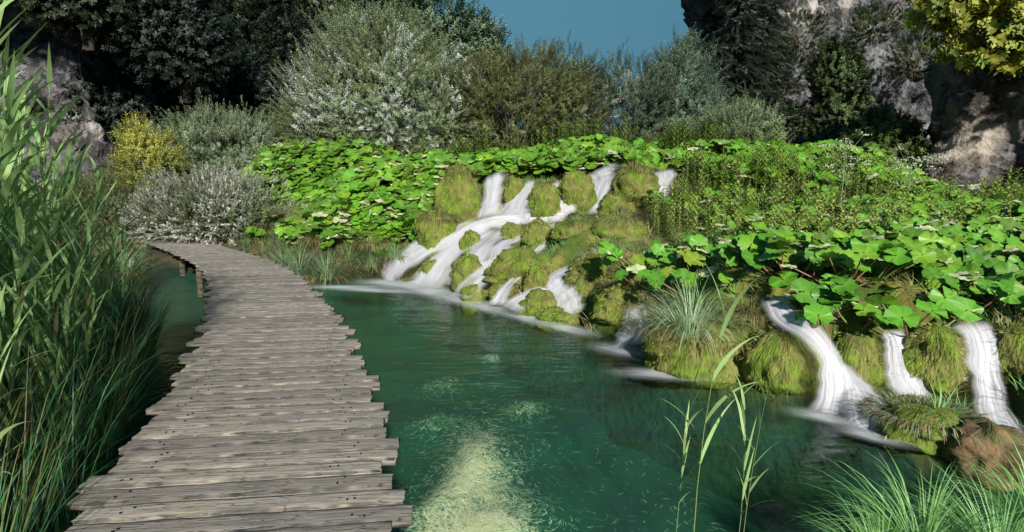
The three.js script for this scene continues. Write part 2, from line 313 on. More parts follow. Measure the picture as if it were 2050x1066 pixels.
// ---------------------------------------------------------------- cliffs and the wooded hillside
function cliffWall(name, label, path, y0, y1, amp, freq, material, seed, nu, nv, lean = 0.1, uvm = 7) {
  const pts = new THREE.CatmullRomCurve3(path.map(([x, d]) => P(x, 0, d)), false, 'catmullrom', 0.3).getSpacedPoints(nu), p = [], uv = [], idx = [];
  for (let j = 0; j <= nv; j++) for (let i = 0; i <= nu; i++) {
    const a = pts[Math.max(0, i - 1)], b = pts[Math.min(nu, i + 1)], n = V(-(b.z - a.z), 0, b.x - a.x).normalize();   // towards the valley
    const t = j / nv, top = ss(t, 0.9, 1), y = lerp(y0, y1, Math.min(1, t / 0.92)) + top * 0.5, o = pts[i];
    let k = amp * (fbm(o.x * freq + seed, y * freq * 0.6, o.z * freq, 5) * 1.6 + 0.55 * Math.abs(noise(o.x * freq * 2.3, y * freq * 1.1 + seed, o.z * freq * 2.3)) - 0.35 * ss(noise(seed, y * freq * 1.5, o.x * freq * 0.4), 0.1, 0.3) + 0.3 * fbm(o.x * freq * 5, y * freq * 4, o.z * freq * 5 + seed, 3) - 0.45 * (1 - ss(Math.abs(noise(o.x * freq * 2.2 + y * freq * 0.5, y * freq * 0.9, seed * 2)), 0, 0.09)) - 0.22 * (1 - ss(Math.abs(noise(o.x * freq * 0.6, y * freq * 3.4, seed)), 0, 0.08)));   // joints and bedding
    k -= lean * (y - y0) + top * 8;
    p.push(o.x + n.x * k, y + 0.4 * amp * noise(o.x, y, seed), o.z + n.z * k); uv.push(i / nu * pts.length * pts[0].distanceTo(pts[1]) / uvm, y / uvm);
  }
  for (let j = 0; j < nv; j++) for (let i = 0; i < nu; i++) { const a = j * (nu + 1) + i; idx.push(a, a + 1, a + nu + 2, a, a + nu + 2, a + nu + 1); }
  const g = new THREE.BufferGeometry(); g.setAttribute('position', new THREE.Float32BufferAttribute(p, 3)); g.setAttribute('uv', new THREE.Float32BufferAttribute(uv, 2)); g.setIndex(idx); g.computeVertexNormals();
  return structure(name, g, material, label);
}
cliffWall('cliff', 'tall grey limestone cliff behind the dark conifers', [[15.5, 60], [16.6, 46], [18, 41], [23, 39], [29, 37], [34, 33], [44, 28]], 1.5, 34, 1.5, 0.22, mat.cliff, 3.1, 120, 110, 0.12, 9);
cliffWall('rock_face', 'brown grey rock face beyond the leaf carpet under the yellow tree', [[24, 31], [17, 22.2], [13.4, 18.4], [13.7, 17.2], [16, 16.3], [22, 15]], 0.6, 6.6, 0.5, 0.55, mat.cliffWarm, 8.7, 110, 90, 0.05, 5);
cliffWall('bluff', 'shadowed grey limestone bluff behind the tall reeds', [[-46, 20], [-32, 24], [-25, 26.5], [-21, 28.2], [-21, 32], [-26, 42]], 0.2, 22, 1.1, 0.28, mat.cliff, 14.3, 110, 90, 0.12, 8);
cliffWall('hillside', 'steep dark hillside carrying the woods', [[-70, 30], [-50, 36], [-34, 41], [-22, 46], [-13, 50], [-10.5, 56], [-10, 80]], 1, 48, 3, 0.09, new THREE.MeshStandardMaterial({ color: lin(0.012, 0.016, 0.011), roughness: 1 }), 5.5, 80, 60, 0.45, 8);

// ---------------------------------------------------------------- boardwalk
{
  const walk = thing('boardwalk', 'weathered grey plank boardwalk curving away over the emerald pool', 'boardwalk');
  const variant = (seed) => {
    const r = rng(seed), nu = 16, b = new Builder(), lane = (seed % 8) / 8, L = 1.62, W = 0.139, T = 0.052;
    // section, from the near lower corner over the top to the far lower corner
    const sec = [[-0.5, -1], [-0.5, -0.2], [-0.46, -0.02], [-0.3, 0.02], [0, 0], [0.3, 0.02], [0.46, -0.02], [0.5, -0.2], [0.5, -1]], rows = [];
    for (let i = 0; i <= nu; i++) {
      const t = i / nu, e = Math.min(t, 1 - t) * nu, x = (t - 0.5) * L, worn = e < 1 ? 0.7 + 0.3 * r() : 1;
      rows.push(sec.map(([a, c], q) => {
        const edge = Math.abs(a) > 0.4, dz = edge ? 0.011 * fbm(x * 4, seed * 3.1 + Math.sign(a), 0.5, 3) * 2 : 0;
        const dy = (c > -0.5 ? (edge ? -0.008 * Math.max(0, noise(x * 7, seed + a * 9, 2.2)) : 0) + 0.004 * noise(x * 2.2, seed * 1.7, 5) : 0) - (e < 1 && c > -0.5 ? 0.006 * r() : 0);
        return b.v(V(x + (e < 0.5 ? (r() - 0.5) * 0.02 : 0), c * T * worn + dy, a * W + dz), WHITE, t, lane + (q === 0 || q === 8 ? 0.02 : (a + 0.5) * 0.92 + 0.04) / 8);
      }));
    }
    for (let i = 0; i < nu; i++) for (let q = 0; q < sec.length; q++) { const e = (q + 1) % sec.length; b.t(rows[i][q], rows[i + 1][q], rows[i + 1][e]); b.t(rows[i][q], rows[i + 1][e], rows[i][e]); }
    for (const row of [rows[0], rows[nu]]) for (let q = 1; q < sec.length - 1; q++) row === rows[0] ? b.t(row[0], row[q], row[q + 1]) : b.t(row[0], row[q + 1], row[q]);
    const g = b.done(); g.deleteAttribute('color'); return g;
  };
  const shapes = Array.from({ length: 16 }, (_, i) => variant(i + 1)), tones = [0.82, 0.94, 1.06, 1.16, 1.0].map((t, i) => { const m = mat.plank.clone(); m.color = lin(t * (i === 1 ? 1.03 : 1), t, t * (i === 3 ? 0.96 : 1)); return m; });
  const nailShape = new THREE.CylinderGeometry(0.0065, 0.0065, 0.006, 6), r = rng(5);
  let last = -1e9, n = 0;
  const N = 3000;
  for (let i = 0; i <= N; i++) {
    const p = courseCurve.getPointAt(i / N), d = -p.z, ang = lerp(0.115, 0.24, ss(d, 2, 15));
    const run = d * Math.cos(ang) - p.x * Math.sin(ang);
    if (run - last < 0.153) continue;
    last = run;
    const m = part('plank', shapes[Math.floor(r() * 16)], tones[Math.floor(r() * 5)], walk);
    const off = (r() - 0.5) * 0.07 + 0.035 * ((n >> 1) % 2 ? 1 : -1);
    m.position.set(p.x + off, 0.4 + (r() - 0.5) * 0.005, p.z); m.rotation.set((r() - 0.5) * 0.014, ang + (r() - 0.5) * 0.022, (r() - 0.5) * 0.006); m.scale.set(1 + (r() - 0.5) * 0.05, 1, 0.985 + (r() - 0.5) * 0.05);
    if (d > 1.8 && d < 5.6) for (const sx of [-0.6, -0.56, 0.57, 0.53]) { const k = part('nail', nailShape, mat.nail, m); k.position.set(sx + (r() - 0.5) * 0.06, 0.003, (r() - 0.5) * 0.08); }
    n++;
  }
  for (const side of [-0.57, 0.57]) {
    const b = new Builder(), pts = coursePts.filter((_, i) => i % 4 === 0).map((p) => V(p.x + side, 0.265, p.z));
    let prev = null;
    pts.forEach((p, i) => {
      const tn = (pts[i + 1] ?? p).clone().sub(pts[i + 1] ? p : pts[i - 1]).normalize(), s = V(-tn.z, 0, tn.x), ring = [[-0.06, -0.08], [0.06, -0.08], [0.06, 0.08], [-0.06, 0.08]].map(([a, c], q) => b.v(p.clone().addScaledVector(s, a).add(V(0, c, 0)), WHITE, i * 0.2, q * 0.06));
      if (prev) for (let q = 0; q < 4; q++) { const e = (q + 1) % 4; b.t(prev[q], prev[e], ring[e]); b.t(prev[q], ring[e], ring[q]); }
      prev = ring;
    });
    part('beam', b.done(), mat.timber, walk);
  }
  const post = new THREE.CylinderGeometry(0.075, 0.085, 1.2, 9);
  for (let i = 14; i < coursePts.length - 20; i += 17) for (const side of [-0.57, 0.57]) { const m = part('post', post, mat.timber, walk); m.position.set(coursePts[i].x + side, -0.42, coursePts[i].z); }
}

// ---------------------------------------------------------------- falling water
{
  const w = 256, h = 512, a = tile(w, h, 11, 2, 3, 71), b = tile(w, h, 4, 1, 3, 72), c = tile(w, h, 40, 2, 2, 73);
  const alpha = (soft) => greyTex(w, h, (i) => { const u = (i % w + 0.5) / w, e = Math.min(u, 1 - u) * 2; return clamp(ss(e, 0, soft) * (0.4 + 1.35 * (0.5 * a[i] + 0.45 * b[i] + 0.05 * c[i] - 0.2)), 0, 1); });
  const veil = (soft, o) => new THREE.MeshStandardMaterial({ color: lin(0.8, 0.8, 0.9), roughness: 0.55, transparent: true, vertexColors: true, alphaMap: alpha(soft), opacity: o, side: THREE.DoubleSide, bumpMap: greyTex(w, h, (i) => a[i]), bumpScale: 0.012 });
  const mats = [veil(1, 0.68), veil(1, 0.74)];
  const info = {
    main: ['waterfall', 'broad white cascade stepping down over mossy domes into the pool', V(-0.72, 0, 0.7)],
    boulder: ['waterfall', 'white stream curving round the big mossy boulder', V(-0.4, 0, 0.9)],
    narrow: ['waterfall', 'thin veil of water down the moss wall between two stronger falls', V(-0.3, 0, 0.95)],
    tall: ['waterfall', 'rightmost white fall pouring beside the spiky grass tuft', V(-0.4, 0, 0.9)],
  };
  let seed = 1;
  for (const [key, list] of Object.entries(streams)) {
    const [name, label, out] = info[key], first = list[0][list[0].length - 1], t = thing(name, label, 'waterfall', 'falls into the pool', P(first[0], 0, first[2]));
    for (const s of list) for (let layer = 0; layer < 4; layer++) {
      const thin = [], r = rng(seed++ * 17), n = 26, m = 8, pts = curve(s.map(([x, y, d]) => P(x, y, d)), n), p = [], uv = [], idx = [], nrm = out.clone().multiplyScalar(0.75).add(V(0, 0.66, 0)).normalize(), shift = r(), slip = layer < 1 ? 0 : (layer - 2) * 0.27 + (r() - 0.5) * 0.2, share = layer < 1 ? 1.3 : 0.5 + 0.28 * r(), wander = r() * 9;
      let run = 0;
      for (let i = 0; i <= n; i++) {
        const k = i / n * (s.length - 1), k0 = Math.min(s.length - 2, Math.floor(k)), wid = lerp(s[k0][3], s[k0 + 1][3], k - k0) * share * (1 + 0.3 * noise(i * 0.35, seed * 3.3, 1)), full = wid / share;
        const tn = pts[Math.min(n, i + 1)].clone().sub(pts[Math.max(0, i - 1)]).normalize(), side = tn.clone().cross(nrm).normalize(), face = side.clone().cross(tn).normalize();
        if (i) run += pts[i].distanceTo(pts[i - 1]);
        for (let j = 0; j <= m; j++) {
          const u = j / m - 0.5, bulge = (layer ? 0.05 : 0.14) * wid * (0.25 - u * u) * 2 + 0.03 * noise(u * 6, run * 2, seed * 1.9) + layer * 0.014 + 0.05;
          const q = pts[i].clone().addScaledVector(side, u * wid + full * (slip + 0.14 * noise(i * 0.14, wander, 3))).addScaledVector(face, bulge); q.y = Math.max(q.y, 0.006 + 0.002 * layer);
          p.push(q.x - t.position.x, q.y, q.z - t.position.z); uv.push(j / m, run * 0.55 + shift); thin.push(1, 1, 1, ss(i / n, -0.02, 0.14) * ss(1 - i / n, -0.06, 0.16));   // the sheet of water is thinner where it gathers and where it breaks up
        }
      }
      for (let i = 0; i < n; i++) for (let j = 0; j < m; j++) { const e = i * (m + 1) + j; idx.push(e, e + 1, e + m + 2, e, e + m + 2, e + m + 1); }
      const g = new THREE.BufferGeometry(); g.setAttribute('position', new THREE.Float32BufferAttribute(p, 3)); g.setAttribute('uv', new THREE.Float32BufferAttribute(uv, 2)); g.setAttribute('color', new THREE.Float32BufferAttribute(thin, 4)); g.setIndex(idx); g.computeVertexNormals();
      part(layer ? 'water_thread' : 'water_veil', g, mats[layer ? 0 : 1], t);
    }
  }
  // froth drifting on the pool below the falls: centre, half lengths, turn
  const f1 = tile(512, 512, 4, 26, 4, 81), f2 = tile(512, 512, 5, 7, 4, 82);
  const frothMat = new THREE.MeshStandardMaterial({ color: lin(0.82, 0.86, 0.92), roughness: 0.7, transparent: true, alphaMap: greyTex(512, 512, (i) => { const x = (i % 512) / 256 - 1, y = Math.floor(i / 512) / 256 - 1, e = Math.hypot(x, y); return clamp(Math.pow(1 - ss(e, 0, 0.99), 1.4) * (0.3 + 1.2 * (0.35 * f1[i] + 0.65 * f2[i] - 0.2)), 0, 1); }), opacity: 0.72, side: THREE.DoubleSide });
  const froth = [[-2.6, 12.0, 1.5, 0.8, -0.25], [-2.0, 11.5, 1.5, 0.8, -0.6], [-1.5, 10.8, 1.3, 0.75, -0.8], [-0.9, 10.0, 1.2, 0.6, -0.9], [-0.35, 9.25, 1.1, 0.5, -0.9], [0.3, 8.45, 1.0, 0.42, -0.9], [0.85, 7.8, 0.9, 0.36, -0.85], [1.45, 6.75, 0.75, 0.5, -0.6], [1.7, 5.8, 0.85, 0.34, -0.15], [2.8, 4.62, 0.5, 0.24, -0.6], [2.95, 4.25, 0.42, 0.2, -0.7], [-3.4, 11.3, 1.6, 0.45, -0.05], [-2.7, 10.9, 1.6, 0.4, -0.25], [3.75, 3.9, 0.5, 0.25, -0.5]];
  froth.forEach(([x, d, a, b, turn], i) => {
    const g = new THREE.PlaneGeometry(2 * a, 2 * b); g.rotateX(-Math.PI / 2);
    const m = dress(new THREE.Mesh(g, frothMat)); m.name = numbered('water_froth'); m.position.set(x, 0.006 + i * 0.0018, -d); m.rotation.y = turn; m.userData = { kind: 'stuff', label: 'white froth drifting on the pool below the falls', category: 'froth', group: 'froth below the falls' }; scene.add(m);
  });
}

// ---------------------------------------------------------------- mossy rocks
const mossC = [lin(0.22, 0.31, 0.03), lin(0.35, 0.41, 0.07), lin(0.16, 0.22, 0.03), lin(0.4, 0.38, 0.13), lin(0.2, 0.19, 0.05)];
const strand = (() => { const b = new Builder(); b.blade(V(0, 0, 0), V(0, 1, 0.12), 0.06, 0.006, 0, 2, WHITE, WHITE, 0.3); b.blade(V(0.008, 0.01, 0), V(0.12, 1, 0.2), 0.045, 0.005, 0, 2, WHITE, WHITE, 0.3); return b.done(); })();
const rockBase = mergeVertices(new THREE.IcosahedronGeometry(1, 9).deleteAttribute('uv').deleteAttribute('normal'), 1e-4);
function mossyRock(x, y, d, rx, ry, label, o = {}) {
  const t = thing(o.name ?? 'mossy_rock', label, 'rock', o.group, P(x, 0, d)), g = rockBase.clone(), p = g.attributes.position, uv = [], r = rng(Math.round((x * 31 + d * 71 + y * 13) * 100)), rz = o.rz ?? rx * 0.95;
  const foot = Math.min(y - ry * 0.6, height(x, d) - 0.15, height(x, d - rz * 0.8) - 0.1);
  const v = V(0, 0, 0), sd = x * 3.7 + d;
  for (let i = 0; i < p.count; i++) {
    v.fromBufferAttribute(p, i);
    const k = 1 + (o.rough ?? 0.5) * fbm(v.x * 1.5 + sd, v.y * 1.5, v.z * 1.5, 4) + 0.13 * noise(v.x * 4.5, v.y * 3, v.z * 4.5 + sd) + 0.05 * noise(v.x * 11, v.y * 8, v.z * 11);
    const yy = v.y > 0 ? y + v.y * k * ry : y + (v.y) * (y - foot);
    const fl = v.y < 0 ? 1 + 0.12 * -v.y : 1;
    p.setXYZ(i, v.x * k * rx * fl, yy, v.z * k * rz * fl); uv.push(Math.atan2(v.x, v.z) * rx * 1.2, yy * 1.2);
  }
  g.setAttribute('uv', new THREE.Float32BufferAttribute(uv, 2)); g.computeVertexNormals();
  part('stone', g, o.mat ?? mat.moss, t);
  const n = o.strands ?? Math.round(1300 * Math.min(1.2, rx * ry * 6 + 0.15)), items = [], nn = g.attributes.normal;
  for (let i = 0; i < n; i++) {
    const k = Math.floor(r() * p.count), nv = V(nn.getX(k), nn.getY(k), nn.getZ(k)); if (nv.y < -0.3 || nv.z < -0.5) continue;
    const pv = V(p.getX(k), p.getY(k), p.getZ(k)); if (pv.y < 0.02) continue;
    pv.x += (r() - 0.5) * 0.05; pv.y += (r() - 0.5) * 0.05;
    const dir = V(0, -1, 0).addScaledVector(nv, 0.5 + r() * 0.5 + Math.max(0, nv.y)).add(V((r() - 0.5) * 0.5, 0, (r() - 0.5) * 0.4)).normalize();
    const c = mixc(mossC[Math.floor(r() * 5)], (o.tint ?? mossC[0]).clone().multiplyScalar(1.25), 0.35).lerp(lin(0.09, 0.13, 0.012), ss(noise(pv.x * 3.2 + x, pv.y * 3.2, pv.z * 3.2 + d), 0.0, 0.3) * 0.85).multiplyScalar(0.8 + 0.5 * r());
    items.push({ p: pv, q: turnTo(dir, r() * 6.3), s: (0.42 + r() * 0.62) * Math.sqrt(o.ss ?? 1), c });
  }
  if (items.length) copies('moss_strand', strand, mat.foliage, items, t);
  return t;
}
const domes = 'mossy domes in the main cascade', wallRocks = 'mossy rocks of the nearer falls';
const rocks = [
  [0.06, 1.99, 13.4, 0.24, 0.36, 'moss clump between the two topmost strands of the main cascade', { group: domes }],
  [0.75, 1.76, 12.8, 0.36, 0.40, 'round mossy dome parting the upper cascade right of its broad strand', { group: domes }],
  [1.52, 2.02, 13, 0.39, 0.46, 'yellow green moss cushion hanging at the top of the cascade', { group: domes, tint: lin(0.3, 0.3, 0.03), ss: 1.5 }],
  [2.28, 1.65, 12.6, 0.27, 0.30, 'small smooth brown dome beside the right upper strand', { group: domes, tint: lin(0.25, 0.22, 0.06) }],
  [2.91, 2.1, 13.2, 0.55, 0.5, 'brown mossy rock carrying the highest grass tussock', { group: domes, tint: lin(0.24, 0.22, 0.06) }],
  [-0.88, 0.85, 12, 0.23, 0.30, 'small mossy dome high in the white veil', { group: domes }],
  [0.0, 1.03, 11.8, 0.25, 0.30, 'mossy dome in the middle step of the cascade', { group: domes }],
  [0.52, 1.06, 11.5, 0.30, 0.31, 'blunt mossy block in the middle step of the cascade', { group: domes }],
  [-1.76, 0.2, 12.15, 0.3, 0.3, 'round rock showing through the broad white veil', { group: domes, strands: 0 }],
  [-0.89, 0.37, 10.8, 0.29, 0.38, 'striped mossy boulder at the foot of the white veil', { group: domes }],
  [0.19, 0.49, 10.3, 0.62, 0.41, 'widest mossy shelf low in the cascade', { group: domes }],
  [-0.74, 0.1, 10, 0.19, 0.2, 'small mossy stone at the waterline under the shelf', { group: domes }],
  [-0.2, 0.15, 9.8, 0.19, 0.22, 'dark mossy stone between two low strands', { group: domes }],
  [0.43, 0.45, 9.4, 0.20, 0.26, 'bright green mossy knob under the low shelf', { group: domes, tint: lin(0.2, 0.27, 0.03) }],
  [0.49, 0.14, 8.9, 0.38, 0.23, 'wet grey brown rock under a thin sheet of water', { group: domes, strands: 200, tint: lin(0.22, 0.21, 0.08) }],
  [0.75, 0.02, 8.5, 0.33, 0.16, 'low mossy stone nearest the pool in the cascade', { group: domes }],
  [1.4, 0.44, 9.2, 0.47, 0.51, 'bulging bank rock shaggy with straw coloured moss', { group: domes, ss: 1.6, tint: lin(0.3, 0.25, 0.08) }],
  [1.52, 0.27, 7.8, 0.33, 0.36, 'shaggy moss mound at the pool edge right of the cascade', { group: domes, ss: 1.6, tint: lin(0.28, 0.27, 0.05) }],
  [1.25, 1.15, 11, 0.45, 0.28, 'flat mossy terrace below the upper right strand', { group: domes }],
  [2.06, 1.16, 10.8, 0.54, 0.39, 'grassy mossy hump on the bank right of the cascade', { group: domes, ss: 1.5 }],
  [-1.27, 1.75, 13.4, 0.5, 0.85, 'tall brown mossy pillar left of the topmost strand', { group: domes, ss: 1.7, tint: lin(0.2, 0.2, 0.05) }],
  [-1.76, 1.1, 12.7, 0.45, 0.42, 'mossy hump under a grass tussock left of the cascade', { group: domes, ss: 1.5 }],
  [2.17, 0.18, 6.2, 0.62, 0.4, 'wide mossy mound crowned by the big grass tussock at the pool', { group: wallRocks, tint: lin(0.2, 0.19, 0.02) }],
  [2.83, 0.16, 5.52, 0.42, 0.44, 'big smooth mossy boulder with water curving round it', { group: wallRocks, rough: 0.16, strands: 800 }],
  [3.5, 0.22, 5.35, 0.4, 0.4, 'mossy wall below the dripping butterbur leaves', { group: wallRocks }],
  [3.94, 0.33, 5.0, 0.3, 0.4, 'mossy dome between the thin veil and the rightmost fall', { group: wallRocks, tint: lin(0.28, 0.28, 0.05), ss: 1.3 }],
  [3.46, 0.06, 4.4, 0.4, 0.16, 'low stone carrying the spiky blue green grass tuft', { group: wallRocks, tint: lin(0.25, 0.17, 0.07), ss: 1.3 }],
  [3.68, 0.03, 4.02, 0.3, 0.2, 'bare orange brown rock at the water beside the spiky tuft', { name: 'brown_rock', mat: mat.brownRock, strands: 0, rough: 0.5 }],
  [4.6, 0.41, 4.85, 0.3, 0.38, 'dark mossy rock right of the rightmost fall', { group: wallRocks, tint: lin(0.13, 0.14, 0.02) }],
];
for (const [x, y, d, rx, ry, label, o] of rocks) mossyRock(x, y, d, rx, ry, label, o);

// ---------------------------------------------------------------- grass
function tussockShape(seed, n, len, spread, wid, cols, thatch) {
  const r = rng(seed), b = new Builder();
  for (let i = 0; i < n; i++) {
    const a = r() * 6.283, q = Math.pow(r(), 0.7) * spread, base = V(Math.cos(a) * q * 0.35, -0.03, Math.sin(a) * q * 0.35), c = cols[Math.floor(r() * cols.length)];
    const dir = V(Math.cos(a) * (0.15 + q), 1, Math.sin(a) * (0.15 + q)), l = len * (0.55 + 0.6 * r());
    b.blade(base, dir, l, wid * (0.7 + 0.6 * r()), 1.1 + r() * 1.5, 5, mixc(c, lin(0.22, 0.2, 0.09), 0.3), c, 0.25);
  }
  const d = new Builder(), straw = [lin(0.26, 0.19, 0.09), lin(0.17, 0.12, 0.05), lin(0.3, 0.25, 0.12)];
  for (let i = 0; i < thatch; i++) {
    const a = r() * 6.283, c = straw[Math.floor(r() * 3)]; d.blade(V(Math.cos(a) * spread * 0.3, 0.02, Math.sin(a) * spread * 0.3), V(Math.cos(a), 0.35 * r(), Math.sin(a)), len * (0.35 + 0.4 * r()), wid * 0.9, 2.2 + r(), 4, c, c, 0.2);
  }
  return [b.done(), thatch ? d.done() : null];
}
const G = { blue: [lin(0.14, 0.26, 0.13), lin(0.22, 0.34, 0.21), lin(0.1, 0.2, 0.07)], olive: [lin(0.18, 0.2, 0.06), lin(0.22, 0.22, 0.08), lin(0.12, 0.16, 0.04)], fresh: [lin(0.1, 0.24, 0.05), lin(0.14, 0.28, 0.08), lin(0.07, 0.18, 0.04)], pale: [lin(0.26, 0.3, 0.18), lin(0.2, 0.26, 0.13), lin(0.3, 0.3, 0.2)], straw: [lin(0.28, 0.23, 0.1), lin(0.22, 0.17, 0.06), lin(0.2, 0.2, 0.07)] };
const tus = { blue: [1, 2, 3].map((s) => tussockShape(s + 100, 210, 0.8, 0.75, 0.011, G.blue, 60)), olive: [1, 2, 3].map((s) => tussockShape(s + 200, 300, 0.42, 0.95, 0.007, [...G.olive, ...G.straw], 160)), fresh: [1, 2].map((s) => tussockShape(s + 300, 240, 0.5, 0.8, 0.008, [...G.fresh, G.blue[1]], 70)), pale: [1, 2].map((s) => tussockShape(s + 400, 320, 0.42, 1.0, 0.006, G.pale, 120)), mint: [tussockShape(601, 420, 0.62, 0.62, 0.005, [lin(0.4, 0.6, 0.36), lin(0.32, 0.52, 0.27), lin(0.5, 0.66, 0.46)], 120)], spiky: [tussockShape(501, 330, 0.26, 1.15, 0.009, [lin(0.2, 0.28, 0.2), lin(0.26, 0.33, 0.25), lin(0.14, 0.22, 0.12)], 260)] };
function tussock(kind, v, x, y, d, s, label, sy = 1) {
  const [g, th] = tus[kind][v % tus[kind].length], t = thing('grass_tussock', label, 'grass', 'grass tussocks on the banks', P(x, y ?? height(x, d), d));
  part('blade_tuft', g, mat.foliage, t); if (th) part('dead_thatch', th, mat.foliage, t);
  t.scale.set(s, s * sy, s); t.rotation.y = x * 3 + d; return t;
}
tussock('blue', 0, -9.95, 0.06, 13.8, 1.5, 'large arching blue green tussock left of the boardwalk bend');
tussock('blue', 1, -9.35, 0.05, 13.3, 0.85, 'smaller arching tussock at the water beside the boardwalk bend');
tussock('blue', 2, -4.85, 0.12, 12.35, 1.25, 'arching blue green tussock just right of the boardwalk bend');
tussock('blue', 0, -4.2, 0.08, 12.3, 1.15, 'blue green tussock at the water between boardwalk and cascade');
tussock('blue', 1, -5.6, 0.14, 13.3, 1.15, 'blue green tussock behind the one just right of the boardwalk bend');
tussock('olive', 0, 2.91, 2.5, 13.15, 1.3, 'round olive tussock on the rock at the top of the cascade');
tussock('olive', 1, -1.27, 2.45, 13.4, 1.1, 'brown olive tussock topping the tall pillar left of the cascade');
tussock('olive', 2, -1.7, 1.42, 12.65, 1.25, 'olive tussock arching over the left side of the cascade');
tussock('fresh', 0, -2.75, 0.5, 12.75, 1.3, 'green tussock at the left foot of the white veil');
tussock('fresh', 1, -3.3, 0.3, 12.8, 1.1, 'green tussock in the dark corner left of the white veil');
tussock('pale', 0, -5.75, 1.35, 16, 2.0, 'long pale hanging tussock on the slope left of the leaf mound');
tussock('pale', 1, -6.7, 1.4, 16.8, 1.8, 'pale shaggy tussock on the slope behind the boardwalk bushes');
tussock('olive', 0, -3.4, 0.75, 13.2, 1.3, 'brown olive tussock under the leaf mound');
tussock('mint', 0, 2.0, 0.42, 6.0, 1.25, 'big pale mint tussock on the mound at the pool edge');
tussock('olive', 2, 2.45, 0.38, 6.05, 1.05, 'straw tinged tussock on the right of the big pool mound');
tussock('olive', 1, 1.75, 0.4, 6.45, 0.95, 'olive tussock on the left of the big pool mound');
tussock('spiky', 0, 3.44, 0.17, 4.4, 1.0, 'spiky blue green tuft on the low stone between the near falls');
tussock('spiky', 0, 3.3, 0.15, 4.5, 0.7, 'small spiky tuft at the left end of the low stone');
tussock('pale', 0, 1.45, 0.85, 9.35, 1.0, 'pale grass tussock on the shaggy bank rock');
tussock('olive', 1, 2.5, 1.5, 12.3, 1.1, 'pale olive tussock below the round one at the cascade top');
tussock('fresh', 1, 1.3, 1.35, 10.95, 0.8, 'bright green tuft on the mossy terrace');
tussock('pale', 1, 2.1, 1.45, 10.75, 1.0, 'pale tussock on the grassy hump right of the cascade');
tussock('pale', 0, 1.95, 0.75, 9.0, 0.9, 'greyish tussock between shaggy rock and leaf patch');
tussock('olive', 2, 1.7, 0.55, 8.3, 0.85, 'olive tussock hanging above the shaggy moss mound');
tussock('fresh', 0, 0.25, 0.8, 10.35, 0.6, 'short green tuft on the widest mossy shelf');
tussock('olive', 0, -0.15, 2.3, 13.9, 0.8, 'small tussock at the lip between the two topmost strands');

for (const [k, v, x, d, sc, lb] of [['olive', 1, 2.35, 9.6, 1.1, 'straw tinged tussock high on the bank left of the leafy stems'], ['pale', 1, 2.75, 9.1, 1.1, 'grey green tussock behind the bright butterbur patch'], ['fresh', 0, 1.75, 10.0, 0.9, 'fresh green tuft behind the shaggy bank rock'], ['olive', 0, 2.7, 10.9, 1.2, 'olive tussock at the edge of the leafy stems'], ['pale', 0, 3.1, 11.9, 1.2, 'pale tussock right of the upper cascade'], ['olive', 2, 1.9, 7.5, 0.9, 'olive tussock left of the bright butterbur patch'], ['fresh', 1, 2.3, 6.6, 1.0, 'green tussock between pool mound and butterbur patch'], ['olive', 1, 2.65, 5.95, 0.8, 'straw tinged tussock left of the boulder stream'], ['fresh', 0, -3.9, 13.0, 1.2, 'green tussock in the dark hollow left of the leaf mound'], ['olive', 2, -4.8, 13.9, 1.4, 'brown olive tussock behind the boardwalk sedges'], ['pale', 1, -7.6, 17.6, 1.6, 'pale tussock right of the white flecked bush'], ['fresh', 1, -6.0, 14.6, 1.2, 'green tussock beside the far boardwalk']]) tussock(k, v, x, undefined, d, sc, lb);

// a low turf of grass and moss over the banks
{
  const r = rng(777), tuft = (() => { const b = new Builder(); for (let i = 0; i < 9; i++) { const a = r() * 6.28; b.blade(V(Math.cos(a) * 0.03, 0, Math.sin(a) * 0.03), V(Math.cos(a) * 0.7, 1, Math.sin(a) * 0.7), 0.16 + r() * 0.16, 0.007, 1.4, 3, WHITE, WHITE, 0.25); } return b.done(); })();
  const items = [];
  const put = (x, d, k) => {
    const [s] = shoreAt(x, d); if (s < 0.03 || s > 9) return; if (x < -4 && toCourse(x, d) < 1.0) return;
    for (const [cx, , cd, cr] of carve) if (Math.hypot(cx - x, cd - d) < cr * 0.8) return;
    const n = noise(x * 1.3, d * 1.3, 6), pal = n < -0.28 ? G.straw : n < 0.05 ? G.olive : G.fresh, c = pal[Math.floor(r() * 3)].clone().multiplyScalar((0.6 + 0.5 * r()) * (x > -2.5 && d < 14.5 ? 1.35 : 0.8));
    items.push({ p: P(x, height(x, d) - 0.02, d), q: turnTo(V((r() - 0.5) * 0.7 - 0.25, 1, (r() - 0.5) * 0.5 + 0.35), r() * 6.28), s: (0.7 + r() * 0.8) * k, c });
  };
  for (let i = 0; i < 5200; i++) { const x = -4.5 + r() * 9.5, d = 3.8 + r() * 12; put(x, d, 0.9); }
  for (let i = 0; i < 2600; i++) put(-13 + r() * 12, 12 + r() * 9, 1.2);
  for (let i = 0; i < 1500; i++) put(3 + r() * 10, 6 + r() * 10, 1.3);
  copies('turf', tuft, mat.foliage, items, scene, { label: 'short olive and straw coloured grass covering the banks', category: 'grass' });
}

